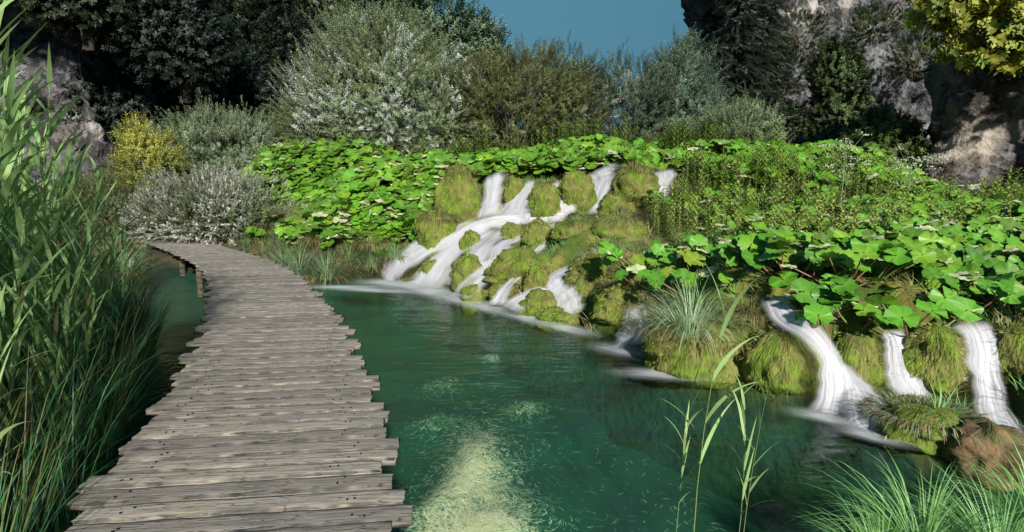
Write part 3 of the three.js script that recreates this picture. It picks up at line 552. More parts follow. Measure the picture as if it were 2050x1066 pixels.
// ---------------------------------------------------------------- butterbur: big round lobed leaves
function roundLeaf(seed, c0, c1) {
  const r = rng(seed), b = new Builder(), n = 30, hub = b.v(V(0, -0.05, 0), c1, 0.5, 0.5), rings = [];
  for (const k of [0.5, 1]) {
    const ring = [];
    for (let i = 0; i <= n; i++) {
      const a = 0.24 + (i / n) * (Math.PI * 2 - 0.48), lobe = 1 + (k === 1 ? 0.06 * Math.cos(a * 7 + seed) + 0.035 * Math.cos(a * 15 + seed * 2) + 0.05 * (r() - 0.5) : 0), R = 0.5 * k * lobe * (1 - 0.1 * Math.cos(a));
      const y = -0.05 + 0.11 * k * k * (1 - 0.35 * Math.cos(a)) + (i % 2 ? 0.016 : -0.012) * k + 0.13 * k * noise(Math.cos(a) * 1.8, Math.sin(a) * 1.5, seed) - (k === 1 ? 0.07 : 0);
      ring.push(b.v(V(Math.sin(a) * R, y, Math.cos(a) * R), mixc(c1, c0, (i % 2 ? 0.9 : 0.55) * (0.5 + 0.5 * k)), 0.5, 0.5));
    }
    rings.push(ring);
  }
  for (let i = 0; i < n; i++) { b.t(hub, rings[0][i], rings[0][i + 1]); b.t(rings[0][i], rings[1][i], rings[1][i + 1]); b.t(rings[0][i], rings[1][i + 1], rings[0][i + 1]); }
  return b.done();
}
const leafShapes = [1, 2, 3, 4, 5].map((s) => roundLeaf(s * 13, lin(0.062, 0.24, 0.01), lin(0.15, 0.37, 0.03)));
const paleLeaf = [6, 7].map((s) => roundLeaf(s * 13, lin(0.5, 0.56, 0.3), lin(0.58, 0.62, 0.38)));
const leafMat = new THREE.MeshPhysicalMaterial({ vertexColors: true, side: THREE.DoubleSide, roughness: 0.5, transmission: 0.12, thickness: 0 });
const leafDark = leafMat.clone(); leafDark.color = lin(0.68, 0.74, 0.7);
const leafWarm = leafMat.clone(); leafWarm.color = lin(1.35, 1.02, 0.9);
const leafWorn = leafMat.clone(); leafWorn.color = lin(1.8, 0.9, 1.1);   // yellowing leaves
const leafMats = [leafMat, leafMat, leafMat, leafDark, leafDark, leafDark, leafWarm, leafWarm, leafWorn];
const petioleShape = (() => { const b = new Builder(); b.tube([V(0, 0, 0), V(0.03, 0.5, 0.02), V(0, 1, 0)], 0.012, 0.007, 5, WHITE); return b.done(); })();
const petioleMat = new THREE.MeshStandardMaterial({ color: lin(0.26, 0.15, 0.09), roughness: 0.6 }), petioleGreen = new THREE.MeshStandardMaterial({ color: lin(0.2, 0.24, 0.09), roughness: 0.6 });
function leafFacing(r) { return V((r() - 0.5) * 0.9 - 0.1, 0.75 + 0.3 * r(), 0.35 + 0.75 * r() - (r() < 0.15 ? 1.0 : 0)); }
function butterbur(x, d, n, hgt, size, seed, label, group) {
  const r = rng(seed), y = height(x, d), t = thing('butterbur_plant', label, 'plant', group, P(x, y, d));
  for (let i = 0; i < n; i++) {
    const a = r() * 6.283, q = 0.12 + 0.4 * Math.sqrt(r()), h = hgt * (0.55 + 0.6 * r()), tip = V(Math.cos(a) * q, h, Math.sin(a) * q), foot = V(Math.cos(a) * 0.05, -0.05, Math.sin(a) * 0.05);
    const pt = part('leaf_stalk', petioleShape, r() < 0.6 ? petioleMat : petioleGreen, t); pt.position.copy(foot); pt.quaternion.copy(turnTo(tip.clone().sub(foot), r() * 6)); pt.scale.set(1, tip.distanceTo(foot), 1);
    const pale = r() < 0.2, l = part('leaf', pale ? paleLeaf[Math.floor(r() * 2)] : leafShapes[Math.floor(r() * 5)], pale ? leafMat : leafMats[Math.floor(r() * 9)], t), s = size * (0.6 + 0.65 * r());
    l.position.copy(tip); l.quaternion.copy(turnTo(pale ? V((r() - 0.5) * 0.7, 1, 0.3 - 0.35 * r()) : leafFacing(r), r() * 6.283)); l.scale.set(s, s, s);
  }
}
{
  const r = rng(901), near = 'butterbur growing above the nearer falls', patch = 'butterbur patch right of the cascade', mound = 'butterbur on the mound left of the cascade';
  const spot = (n, x0, x1, d0, d1, gap) => { const o = []; for (let k = 0; k < 4000 && o.length < n; k++) { const x = lerp(x0, x1, r()), d = lerp(d0, d1, r()), [s] = shoreAt(x, d); if (s < 0.4 || o.some(([a, b]) => Math.hypot(a - x, b - d) < gap)) continue; if (carve.some(([cx, , cd, cr]) => Math.hypot(cx - x, cd - d) < cr + 0.1)) continue; o.push([x, d]); } return o; };
  for (const [x, d] of spot(64, 3.05, 6.8, 5.15, 7.9, 0.28)) butterbur(x, d, 8, 0.38, 0.25, Math.round(x * 1000 + d * 77), 'butterbur plant with big round lobed leaves above the nearer falls', near);
  for (const [x, d] of spot(14, 1.9, 3.3, 6.7, 8.3, 0.3)) butterbur(x, d, 8, 0.34, 0.24, Math.round(x * 1000 + d * 77), 'butterbur plant in the bright patch right of the cascade', patch);
  for (const [x, d] of spot(14, -4.4, -2.0, 13.6, 15.6, 0.45)) butterbur(x, d, 7, 0.5, 0.36, Math.round(x * 1000 + d * 77), 'butterbur plant on the mound left of the cascade', mound);
  // drooping wet leaves over the moss wall
  butterbur(3.42, 5.42, 5, 0.2, 0.2, 4411, 'small wet butterbur hanging over the moss wall', null);
  butterbur(3.2, 5.55, 6, 0.3, 0.26, 4412, 'butterbur with bare reddish stalks beside the boulder stream', null);
  const items = [], pales = [];
  const strew = (n, x0, x1, d0, d1, hgt, size, keep) => {
    for (let i = 0; i < n; i++) {
      const x = lerp(x0, x1, r()), d = lerp(d0, d1, r()), [s] = shoreAt(x, d); if (s < 0.5 || !keep(x, d)) continue;
      if (x < -3.4 && toCourse(x, d) < 1.4) continue;
      if (d < 14.2 && carve.some(([cx, , cd, cr]) => Math.hypot(cx - x, cd - d) < cr + 0.15)) continue;
      const y = height(x, d) + hgt * (0.35 + 0.8 * Math.pow(r(), 0.6)), q = r(), dark = 0.42 + 0.72 * r(), it = { p: P(x, y, d), s: size * (0.6 + 0.6 * r()) };
      if (q < 0.2) { it.q = turnTo(V((r() - 0.5) * 0.6, 1, 0.3 - 0.35 * r()), r() * 6.28); it.c = lin(1, 1, 1).multiplyScalar(0.7 + 0.4 * r()); pales.push(it); } else { it.q = turnTo(leafFacing(r), r() * 6.28); it.c = lin(dark * (1 + 0.6 * r()), dark, dark); items.push(it); }
    }
  };
  strew(2300, 3.0, 9, 5.4, 11, 0.44, 0.23, (x, d) => x / d > 0.62 || d < 7.6);
  strew(1500, -5.0, -1.7, 13.4, 17.5, 0.6, 0.32, () => true);
  strew(420, -4.6, -2.6, 12.9, 14.2, 0.4, 0.26, (x, d) => noise(x * 1.2, d * 1.2, 2) > -0.1);
  strew(900, -6.6, -3.6, 15.2, 19.4, 0.5, 0.3, () => true);
  strew(420, -8.5, -4.6, 14.2, 17.4, 0.4, 0.28, (x, d) => noise(x * 0.8, d * 0.8, 4) > 0.02);
  strew(2400, -2.9, 3.4, 14.0, 18.5, 0.55, 0.32, (x, d) => d > 14.2 + 0.4 * noise(x, 1, 1));
  strew(2600, 3, 12, 13.4, 19.5, 0.45, 0.32, (x, d) => noise(x * 0.5, d * 0.5, 3) > -0.15);
  strew(900, 3, 8.5, 8.2, 13, 0.5, 0.22, (x, d) => noise(x * 0.8, d * 0.8, 7) > 0);
  strew(2000, -11, -4.6, 17.0, 21.5, 0.6, 0.32, (x, d) => noise(x * 0.45, d * 0.45, 8) > -0.1);
  strew(1300, 7, 14, 8, 14, 0.42, 0.25, (x, d) => noise(x * 0.5, d * 0.5, 5) > 0);
  copies('butterbur_carpet', leafShapes[1], leafMat, items, scene, { label: 'carpet of round green butterbur leaves over the upper bank', category: 'foliage' });
  copies('pale_butterbur_leaves', paleLeaf[0], leafMat, pales, scene, { label: 'pale felted butterbur leaves scattered through the green carpet', category: 'foliage' });
}
// ---------------------------------------------------------------- upright leafy stems
{
  const shape = (seed) => {
    const r = rng(seed), b = new Builder(), H = 0.85, st = lin(0.24, 0.27, 0.1); b.tube([V(0, 0, 0), V(0.02, H * 0.5, 0), V(0, H, 0.01)], 0.007, 0.003, 4, st);
    for (let k = 0; k < 12; k++) for (let j = 0; j < 3; j++) {
      const h = 0.18 + 0.68 * k / 12 * (H / 0.85), a = k * 1.05 + j * 2.094 + r() * 0.3, t = k / 12, c = mixc(lin(0.12, 0.21, 0.025), lin(0.4, 0.48, 0.11), 0.25 * r() + t * 0.65);
      b.blade(V(0, h, 0), V(Math.cos(a), 0.45 + t * 0.5, Math.sin(a)), (0.24 - 0.12 * t) * (0.8 + 0.4 * r()), 0.048 - 0.02 * t, 1.2, 3, c, c, 0.4);
    }
    return b.done();
  };
  const shapes = [1, 2, 3, 4].map((s) => shape(s * 7)), r = rng(333), all = [];
  for (let k = 0; k < 9000 && all.length < 820; k++) {
    const x = 2.8 + r() * 9.2, d = 7.9 + r() * 6.6, [s] = shoreAt(x, d); if (s < 0.9) continue;
    if (noise(x * 0.55, d * 0.55, 12) < -0.3 + 0.35 * ss(x / d, 0.62, 0.75)) continue; if (d < 8.6 && x < 3.4) continue; if (d > 12.2 && carve.some(([cx, , cd, cr]) => Math.hypot(cx - x, cd - d) < cr + 0.25)) continue;
    if (all.some(([a, b]) => Math.hypot(a - x, b - d) < 0.17)) continue; all.push([x, d, r() * 6.28, (0.55 + 0.75 * r()) * (0.85 + 0.5 * noise(x * 0.9, d * 0.9, 4))]);
  }
  all.sort((a, b) => a[1] - b[1]);
  all.slice(0, 260).forEach(([x, d, a, s], i) => {
    const m = dress(new THREE.Mesh(shapes[i % 4], mat.foliage)); m.name = numbered('leafy_stem'); m.position.copy(P(x, height(x, d) - 0.03, d)); m.rotation.set((a % 1 - 0.5) * 0.2, a, (a % 0.7 - 0.35) * 0.3); m.scale.setScalar(s);
    m.userData = { label: 'upright leafy stem with whorls of narrow leaves among the butterbur', category: 'plant', group: 'leafy stems among the butterbur' }; scene.add(m);
  });
  copies('leafy_stems', shapes[0], mat.foliage, all.slice(260).map(([x, d, a, s]) => ({ p: P(x, height(x, d) - 0.03, d), q: new THREE.Quaternion().setFromAxisAngle(UP, a), s, c: lin(0.8, 0.85, 0.8) })), scene, { label: 'farther leafy stems standing through the upper leaf carpet', category: 'foliage' });
  const back = []; for (let i = 0; i < 260; i++) { const x = -3 + r() * 11, d = 16.5 + r() * 3.5; back.push({ p: P(x, height(x, d), d), q: new THREE.Quaternion().setFromAxisAngle(UP, r() * 6), s: 0.8 + r() * 0.8, c: lin(0.62, 0.7, 0.55) }); }
  copies('leafy_stems', shapes[1], mat.foliage, back, scene, { label: 'thin leafy stems along the foot of the bushes', category: 'foliage' });
  // two umbels standing above the leaves
  for (const [x, d, h, label] of [[7.25, 12.2, 1.55, 'pale many branched umbel plant standing above the leaves'], [9.0, 12.6, 1.15, 'smaller umbel plant near the rock face']]) {
    const t = thing('umbel_plant', label, 'plant', null, P(x, height(x, d), d)), b = new Builder(), f = new Builder(), q = rng(Math.round(x * 100)), st = lin(0.2, 0.25, 0.14);
    b.tube([V(0, 0, 0), V(0.02, h * 0.5, 0), V(0, h, 0)], 0.014, 0.006, 5, st);
    for (let k = 0; k < 16; k++) {
      const a = q() * 6.28, y0 = h * (0.45 + 0.5 * q()), l = 0.2 + 0.35 * q(), tip = V(Math.cos(a) * l, y0 + l * (0.6 + 0.5 * q()), Math.sin(a) * l); b.tube([V(0, y0, 0), tip.clone().multiplyScalar(0.5).add(V(0, y0 * 0.48, 0)), tip], 0.006, 0.003, 4, st);
      for (let j = 0; j < 26; j++) { const e = tip.clone().add(V((q() - 0.5) * 0.22, (q() - 0.3) * 0.08, (q() - 0.5) * 0.22)), c = lin(0.4, 0.46, 0.32); f.blade(e, V(q() - 0.5, 0.5, q() - 0.5), 0.035, 0.03, 0, 2, c, c, 0.5); }
    }
    part('stalk', b.done(), mat.foliage, t); part('flower_heads', f.done(), mat.foliage, t).userData.kind = 'stuff';
  }
}

// ---------------------------------------------------------------- reeds
const reedVariant = (seed, H) => {
  const r = rng(seed), st = new Builder(), bend = V((r() - 0.3) * 0.35, 0, (r() - 0.5) * 0.25), at = (t) => V(bend.x * t * t, H * t, bend.z * t * t);
  st.tube([0, 0.25, 0.5, 0.75, 1].map(at), 0.0055, 0.0025, 5, lin(0.2, 0.27, 0.07));
  const leaves = [], n = 9 + Math.floor(r() * 4);
  for (let k = 0; k < n; k++) {
    const t = 0.28 + 0.7 * k / (n - 1), b = new Builder(), a = (k % 2 ? 0.15 : Math.PI - 0.15) + (r() - 0.5) * 1.5 + (r() < 0.4 ? 1 : 0), c = mixc(lin(0.17, 0.35, 0.11), lin(0.4, 0.57, 0.23), r()), dry = r() < 0.06 ? lin(0.3, 0.24, 0.1) : c;
    b.blade(V(0, 0, 0), V(Math.cos(a) * 0.55, 1, Math.sin(a) * 0.4), (0.46 + 0.3 * r()) * (k === n - 1 ? 0.8 : 1), 0.031 + 0.013 * r(), 0.5 + 0.9 * r(), 7, dry, mixc(dry, lin(0.3, 0.36, 0.12), 0.3), 0.28, (r() - 0.5) * 1.6);
    leaves.push([at(t), b.done()]);
  }
  return { stem: st.done(), leaves };
};
const reedKinds = [1, 2, 3, 4, 5, 6].map((s) => reedVariant(s * 19, 1.9 + 0.12 * s));
function reed(kind, x, y, d, s, turn, lean, label, group) {
  const t = thing('reed', label, 'reed', group, P(x, y, d)), k = reedKinds[kind % 6];
  part('stem', k.stem, mat.thinLeaf, t); for (const [p, g] of k.leaves) part('leaf', g, mat.thinLeaf, t).position.copy(p);
  t.scale.setScalar(s); t.rotation.set(lean[0], turn, lean[1]); return t;
}
{
  const r = rng(4242), edge = (d) => along([[1.6, -2.25], [2.4, -2.5], [4.5, -3.45], [6.8, -4.75], [9.5, -7.1], [12.3, -9.7]], d);
  const spots = [];
  for (let k = 0; k < 4000 && spots.length < 84; k++) { const d = 1.9 + Math.pow(r(), 1.4) * 4.2, x = edge(d) - 0.02 - r() * 1.4; if (spots.some(([a, b]) => Math.hypot(a - x, b - d) < 0.13)) continue; spots.push([x, d]); }
  spots.forEach(([x, d], i) => { const far = ss(edge(d) - x, 0.1, 1.2); reed(i, x, -0.1, d, lerp(0.66, 1.42, far) * (0.9 + 0.2 * r()) * (d > 4 ? 0.9 : 1), (r() - 0.5) * 0.9, [(r() - 0.5) * 0.12, -0.02 - r() * 0.16], 'tall green reed with long arching leaves in the stand beside the boardwalk', 'reeds left of the boardwalk'); });
  const whole = reedKinds.map((k) => mergeGeometries([k.stem, ...k.leaves.map(([p, g]) => g.clone().translate(p.x, p.y, p.z))]));
  const sets = [[], [], []];
  for (let i = 0; i < 330; i++) { const d = 1.9 + Math.pow(r(), 0.8) * 5.2, x = edge(d) - 0.15 - r() * (1.6 + d * 0.18), sh = 0.75 + 0.45 * r(); sets[i % 3].push({ p: P(x, -0.1, d), q: new THREE.Quaternion().setFromEuler(new THREE.Euler((r() - 0.5) * 0.2, (r() - 0.5) * 1.4, -r() * 0.2)), s: (0.6 + 0.55 * r()) * (d > 6 ? 0.62 : 1) * (edge(d) - x < 0.5 ? 0.75 : 1), c: lin(sh * 0.9, sh, sh) }); }
  sets.forEach((s, i) => copies('reed_bed', whole[i * 2], mat.thinLeaf, s, scene, { label: 'dense reed bed filling in behind the reeds beside the boardwalk', category: 'reeds', group: 'reed bed left of the boardwalk' }));
  // narrow sedge and dry stalks between the reeds
  const sedge = (seed, cols) => { const q = rng(seed), b = new Builder(); for (let i = 0; i < 16; i++) { const a = q() * 6.28, c = cols[Math.floor(q() * cols.length)]; b.blade(V(Math.cos(a) * 0.06, 0, Math.sin(a) * 0.06), V(Math.cos(a) * 0.22, 1, Math.sin(a) * 0.22), 0.7 + 0.7 * q(), 0.011, 0.5 + q() * 1.4, 6, c, c, 0.2); } return b.done(); };
  const greens = [], dry = [];
  for (let i = 0; i < 420; i++) { const d = 1.9 + r() * 6.5, x = edge(d) + 0.12 - Math.pow(r(), 1.5) * 1.6, it = { p: P(x, -0.1, d), q: new THREE.Quaternion().setFromEuler(new THREE.Euler((r() - 0.5) * 0.3, r() * 6.28, (r() - 0.6) * 0.3)), s: 0.7 + 0.45 * r(), c: lin(0.7, 0.8, 0.8).multiplyScalar(0.6 + 0.5 * r()) }; (i % 4 ? greens : dry).push(it); }
  copies('sedge', sedge(1, [lin(0.05, 0.17, 0.08), lin(0.08, 0.22, 0.11), lin(0.06, 0.2, 0.04)]), mat.foliage, greens, scene, { label: 'narrow dark green sedge between the reed stems', category: 'grass' });
  copies('dry_stalks', sedge(2, [lin(0.24, 0.2, 0.06), lin(0.17, 0.13, 0.05), lin(0.2, 0.22, 0.06)]), mat.foliage, dry, scene, { label: 'yellowed dry stalks low in the reed stand', category: 'grass' });
  // in the pool at the near right
  reed(1, 1.09, -0.12, 3.05, 0.68, 0.3, [0, 0], 'slender green reed standing alone in the pool nearest the boardwalk');
  reed(3, 1.0, -0.12, 3.1, 0.42, 1.4, [0.05, 0.1], 'short reed leaning at the foot of the slender lone reed');
  reed(4, 1.36, -0.12, 3.0, 0.42, 0.2, [0, -0.05], 'leafy low reed right of the slender lone reed');
  reed(2, 1.31, -0.12, 2.95, 0.46, 2.2, [0.05, 0.05], 'second low reed beside the leafy low reed');
  for (const [x, d, s, k, label] of [[2.4, 2.95, 0.78, 0, 'bright green grass clump in the pool at the bottom right corner'], [2.75, 2.85, 0.7, 1, 'green grass clump right of the bright one in the bottom corner'], [2.05, 2.8, 0.55, 2, 'low arching grass clump left of the bright one in the bottom corner'], [3.35, 3.25, 0.7, 0, 'grass clump at the foot of the rightmost fall']]) {
    const t = tussock('blue', k, x, -0.08, d, s, label); t.children[1].visible = false; t.remove(t.children[1]);
    t.children[0].material = mat.freshGrass ??= leafy({ color: lin(1.15, 1.5, 0.95) });
  }
}

// ---------------------------------------------------------------- bushes and trees
function sprayShape(seed, n, len, leafLen, leafWid, up) {
  const r = rng(seed), b = new Builder(); b.tube([V(0, 0, 0), V(0.02, len * 0.5, 0), V(0, len, 0.02)], 0.006, 0.002, 3, lin(0.35, 0.28, 0.2));
  for (let i = 0; i < n; i++) {
    const t = 0.1 + 0.9 * (i + r() * 0.5) / n, a = i * 2.4 + r(), h = V(0, len * t, 0), dir = V(Math.cos(a), up + r() * 0.5, Math.sin(a)).normalize(), l = leafLen * (0.7 + 0.6 * r()), side = V(-Math.sin(a), (r() - 0.5) * 0.8, Math.cos(a)).normalize(), sh = 0.75 + 0.45 * r(), c = lin(sh, sh, sh);
    const p0 = b.v(h, c), p1 = b.v(h.clone().addScaledVector(dir, l * 0.45).addScaledVector(side, leafWid / 2), c), p2 = b.v(h.clone().addScaledVector(dir, l), c), p3 = b.v(h.clone().addScaledVector(dir, l * 0.45).addScaledVector(side, -leafWid / 2), c);
    b.t(p0, p1, p2); b.t(p0, p2, p3);
  }
  return b.done();
}
const spray = { willow: sprayShape(1, 22, 0.42, 0.09, 0.02, 0.5), broad: sprayShape(2, 16, 0.4, 0.12, 0.065, 0.3), maple: sprayShape(3, 14, 0.4, 0.14, 0.1, 0.1), far: sprayShape(4, 30, 0.85, 0.2, 0.1, 0.2), small: sprayShape(5, 24, 0.3, 0.05, 0.02, 0.6) };
function bush(o) {
  const r = rng(o.seed), y = o.y ?? height(o.x, o.d), t = thing(o.name ?? 'bush', o.label, o.category ?? 'bush', o.group, P(o.x, y, o.d)), b = new Builder(), lobes = o.lobes ?? [[0, 1, 0, 1]], items = [];
  const [rx, ry, rz] = o.r, c0 = ry * (o.lift ?? 0.85);
  for (let k = 0; k < (o.stems ?? 10); k++) {
    const a = r() * 6.28, q = 0.35 + 0.5 * r(), tip = V(Math.cos(a) * rx * q, c0 + ry * (0.2 + 0.5 * r()), Math.sin(a) * rz * q);
    b.tube(curve([V((r() - 0.5) * 0.3, -0.15, (r() - 0.5) * 0.3), V(tip.x * 0.35 + (r() - 0.5) * 0.3, tip.y * 0.5, tip.z * 0.35), tip], 7), (o.thick ?? 0.04), 0.008, 5, WHITE);
  }
  const gw = b.done(); gw.deleteAttribute('color'); part(o.limbs ?? (o.category === 'tree' ? 'trunk' : 'stems'), gw, o.bark ?? mat.bark, t);
  const tot = lobes.reduce((s, l) => s + l[3] ** 2, 0);
  for (const [lx, ly, lz, ls] of lobes) for (let k = 0, n = Math.round(o.n * ls * ls / tot); k < n; k++) {
    const z = lerp(o.low ?? -0.75, 1, r()), a = r() * 6.283, q = Math.sqrt(1 - z * z), dir = V(Math.cos(a) * q, z, Math.sin(a) * q), sd = o.seed * 1.7 + lx;
    const R = (1 + (o.lump ?? 0.85) * fbm(dir.x * 2.1 + sd, dir.y * 2.1, dir.z * 2.1, 4)) * (0.5 + 0.5 * Math.pow(r(), 0.45)) * (r() < 0.09 ? 1.1 + 0.2 * r() : 1);
    const p = V((lx + dir.x * R * ls) * rx, c0 + (ly - 1) * ry + dir.y * R * ls * ry, (lz + dir.z * R * ls) * rz);
    if (noise(p.x * 1.5 + sd, p.y * 1.5, p.z * 1.5) < (o.gap ?? -0.35)) continue;
    if (p.y < 0.05) continue;
    const up = dir.clone().multiplyScalar(0.8).add(V((r() - 0.5) * 0.9, 0.15 + 0.75 * r(), (r() - 0.5) * 0.9)), m = clamp(0.5 + 1.3 * noise(p.x * 0.9 + sd, p.y * 0.9, p.z * 0.9) + 0.35 * (r() - 0.5), 0, 1);
    const c = mixc(o.cols[0], o.cols[1], m); if (o.top && r() < o.top[1] * ss(noise(p.x * 0.7, p.y * 0.7 + sd, p.z * 0.7), -0.15, 0.25)) c.copy(o.top[0]);
    items.push({ p, q: turnTo(up, r() * 6.28), s: (o.size ?? 1) * (0.7 + 0.6 * r()), c });
  }
  copies(o.category === 'tree' ? 'crown' : 'foliage', spray[o.spray], o.mat ?? mat.foliage, items, t); return t;
}
const silver = lin(0.46, 0.52, 0.48), sage = lin(0.17, 0.24, 0.11), olive = lin(0.1, 0.14, 0.035), deep = lin(0.04, 0.075, 0.03);
bush({ seed: 11, low: -0.97, x: -4.6, d: 20.3, y: 3.1, r: [3.15, 2.55, 2.1], lift: 0.95, n: 8200, spray: 'willow', size: 1.05, cols: [lin(0.13, 0.18, 0.06), lin(0.24, 0.31, 0.19)], top: [silver, 0.5], lobes: [[0, 1, 0, 0.85], [-0.5, 0.7, 0.1, 0.62], [0.55, 0.75, 0.1, 0.62], [-0.05, 1.5, 0, 0.55]], stems: 22, label: 'big silvery willow bush left of the gap of open sky', name: 'willow_bush', gap: -0.3 });
bush({ seed: 12, low: -0.97, x: -1.9, d: 22.5, y: 3.2, r: [2.1, 3.3, 1.6], n: 4200, spray: 'broad', cols: [lin(0.05, 0.1, 0.045), lin(0.13, 0.2, 0.12)], top: [lin(0.3, 0.4, 0.33), 0.25], lobes: [[0, 1, 0, 0.8], [-0.6, 1.55, 0, 0.55], [0.3, 1.3, 0, 0.5]], stems: 10, label: 'taller grey green bush rising behind the big silvery willow' });
bush({ seed: 13, low: -0.97, x: 0.1, d: 20, r: [2.4, 2.3, 1.7], n: 5200, spray: 'willow', cols: [lin(0.075, 0.09, 0.022), lin(0.12, 0.14, 0.045)], top: [lin(0.2, 0.22, 0.11), 0.25], lobes: [[0, 1, 0, 0.9], [-0.4, 1.35, 0, 0.5], [0.4, 1.4, 0, 0.5], [0.75, 0.9, 0, 0.5]], stems: 26, gap: -0.15, label: 'open brown olive willow bush with bare stems in the middle', name: 'willow_bush' });
bush({ seed: 14, low: -0.97, x: 1.9, d: 21, r: [1.8, 2.2, 1.5], n: 2700, spray: 'willow', cols: [lin(0.045, 0.065, 0.028), lin(0.09, 0.13, 0.07)], lobes: [[0, 1, 0, 0.85], [-0.3, 1.5, 0, 0.4], [0.35, 1.45, 0, 0.42]], stems: 16, gap: -0.1, label: 'thin topped dark willow bush against the open sky', name: 'willow_bush' });
bush({ seed: 15, low: -0.97, x: 4.0, d: 21, r: [2.2, 2.1, 1.6], n: 3600, spray: 'willow', cols: [lin(0.05, 0.075, 0.04), lin(0.12, 0.17, 0.11)], top: [lin(0.3, 0.36, 0.32), 0.22], lobes: [[0, 1, 0, 0.85], [-0.5, 1.3, 0, 0.45], [0.4, 1.35, 0, 0.5]], stems: 16, gap: -0.15, label: 'dark sage willow bush right of the thin topped one', name: 'willow_bush' });
bush({ seed: 16, low: -0.97, x: 6.4, d: 22, r: [1.8, 2.3, 1.6], n: 4000, spray: 'willow', cols: [lin(0.055, 0.1, 0.065), lin(0.14, 0.22, 0.15)], top: [lin(0.26, 0.36, 0.3), 0.2], lobes: [[0, 1, 0, 0.9], [0.05, 1.65, 0, 0.5], [0.5, 0.8, 0, 0.6]], stems: 14, label: 'tall feathery bush at the right end of the open sky' });
bush({ seed: 17, x: 7.9, d: 19.5, r: [1.3, 1.0, 1.1], n: 1500, spray: 'willow', cols: [lin(0.12, 0.17, 0.08), lin(0.22, 0.28, 0.16)], stems: 8, label: 'low sage bush below the dark conifers' });
bush({ seed: 18, low: -0.97, x: -11.6, d: 22, r: [2.7, 1.75, 1.8], n: 4600, spray: 'willow', cols: [lin(0.11, 0.16, 0.07), lin(0.22, 0.29, 0.18)], top: [lin(0.34, 0.4, 0.32), 0.25], lobes: [[0, 1, 0, 0.85], [0.5, 1.05, 0, 0.6], [-0.55, 0.8, 0, 0.6]], stems: 22, label: 'rounded sage bush in front of the wooded hillside', name: 'willow_bush' });
bush({ seed: 19, x: -12.6, d: 19.4, y: 1.9, r: [1.0, 1.4, 0.9], n: 1500, spray: 'willow', size: 1.0, cols: [lin(0.16, 0.2, 0.035), lin(0.36, 0.37, 0.07)], lump: 0.9, gap: -0.12, lobes: [[0, 0.75, 0, 0.8], [-0.15, 1.35, 0, 0.5], [0.35, 1.0, 0, 0.45]], stems: 12, label: 'small yellow green shrub beside the rounded sage bush', name: 'shrub' });
bush({ seed: 20, x: -9.6, d: 17.9, y: 0.2, r: [2.45, 1.35, 1.4], n: 5200, spray: 'small', size: 1.15, cols: [lin(0.1, 0.13, 0.05), lin(0.3, 0.34, 0.27)], top: [lin(0.56, 0.58, 0.56), 0.42], lobes: [[0, 1, 0, 0.85], [0.45, 0.9, 0.1, 0.6], [-0.55, 0.85, 0, 0.55]], stems: 20, low: -0.9, label: 'white flecked bush overhanging the far boardwalk', name: 'flowering_bush' });
bush({ seed: 21, x: -13.5, d: 18.4, r: [1.7, 1.1, 1.2], n: 1800, spray: 'small', cols: [lin(0.07, 0.1, 0.03), lin(0.14, 0.18, 0.07)], stems: 10, label: 'dark olive bush left of the white flecked bush' });
bush({ seed: 22, x: -14.6, d: 21.5, r: [1.6, 1.4, 1.4], n: 1600, spray: 'willow', cols: [lin(0.07, 0.09, 0.03), lin(0.14, 0.16, 0.05)], stems: 9, label: 'olive bush below the grey bluff' });
bush({ seed: 23, x: -7.4, d: 21.6, r: [1.6, 0.8, 1.1], n: 1300, spray: 'small', cols: [lin(0.06, 0.08, 0.025), lin(0.11, 0.14, 0.05)], stems: 9, label: 'low olive bush between the sage bush and the silvery willow' });

[[-6.9, 21.2, 1.5], [-3.2, 22, 1.4], [-0.9, 21.6, 1.3], [1.0, 22.3, 1.3], [2.9, 22.4, 1.4], [5.3, 22.6, 1.4]].forEach(([x, d, q], i) => bush({ seed: 40 + i, x, d, r: [q, 0.75, 0.9], n: 900, spray: 'small', size: 1.3, low: -1, cols: [lin(0.04, 0.06, 0.02), lin(0.1, 0.13, 0.045)], stems: 9, name: 'low_bush', group: 'low scrub under the tall bushes', label: ['low dark scrub bush under the left side of the big silvery willow', 'low dark scrub bush under the right side of the big silvery willow', 'low dark scrub bush under the open brown olive willow', 'low dark scrub bush under the thin topped willow', 'low dark scrub bush under the dark sage willow', 'low dark scrub bush under the tall feathery bush'][i] }));

function tree(o) { return bush({ category: 'tree', lump: 0.6, low: -0.95, stems: 7, thick: 0.16, bark: mat.darkBark, ...o }); }
const woodLabels = ['dark tree behind the tallest reeds at the left edge', 'dark tree above the yellow green shrub', 'dark tree high behind the tallest reeds', 'dark tree high above the yellow green shrub', 'dark tree above the rounded sage bush', 'dark tree with pale twigs above the rounded sage bush', 'dark tree between rounded sage bush and big silvery willow', 'dark tree with pale twigs above the big silvery willow', 'topmost dark tree above the big silvery willow', 'topmost dark tree above the grey bluff', 'topmost dark tree above the rounded sage bush', 'low dark tree directly behind the rounded sage bush', 'low dark tree directly behind the yellow green shrub', 'dark tree hanging over the right end of the grey bluff', 'dark tree over the top of the grey bluff by the reeds', 'dark tree between grey bluff and rounded sage bush', 'dark hillside tree just left of the open sky, lower of two', 'dark hillside tree just left of the open sky, upper of two', 'low dark tree behind the left side of the big silvery willow'];
const woods = 'dark trees on the hillside', wd = [lin(0.007, 0.015, 0.01), lin(0.02, 0.036, 0.024)];
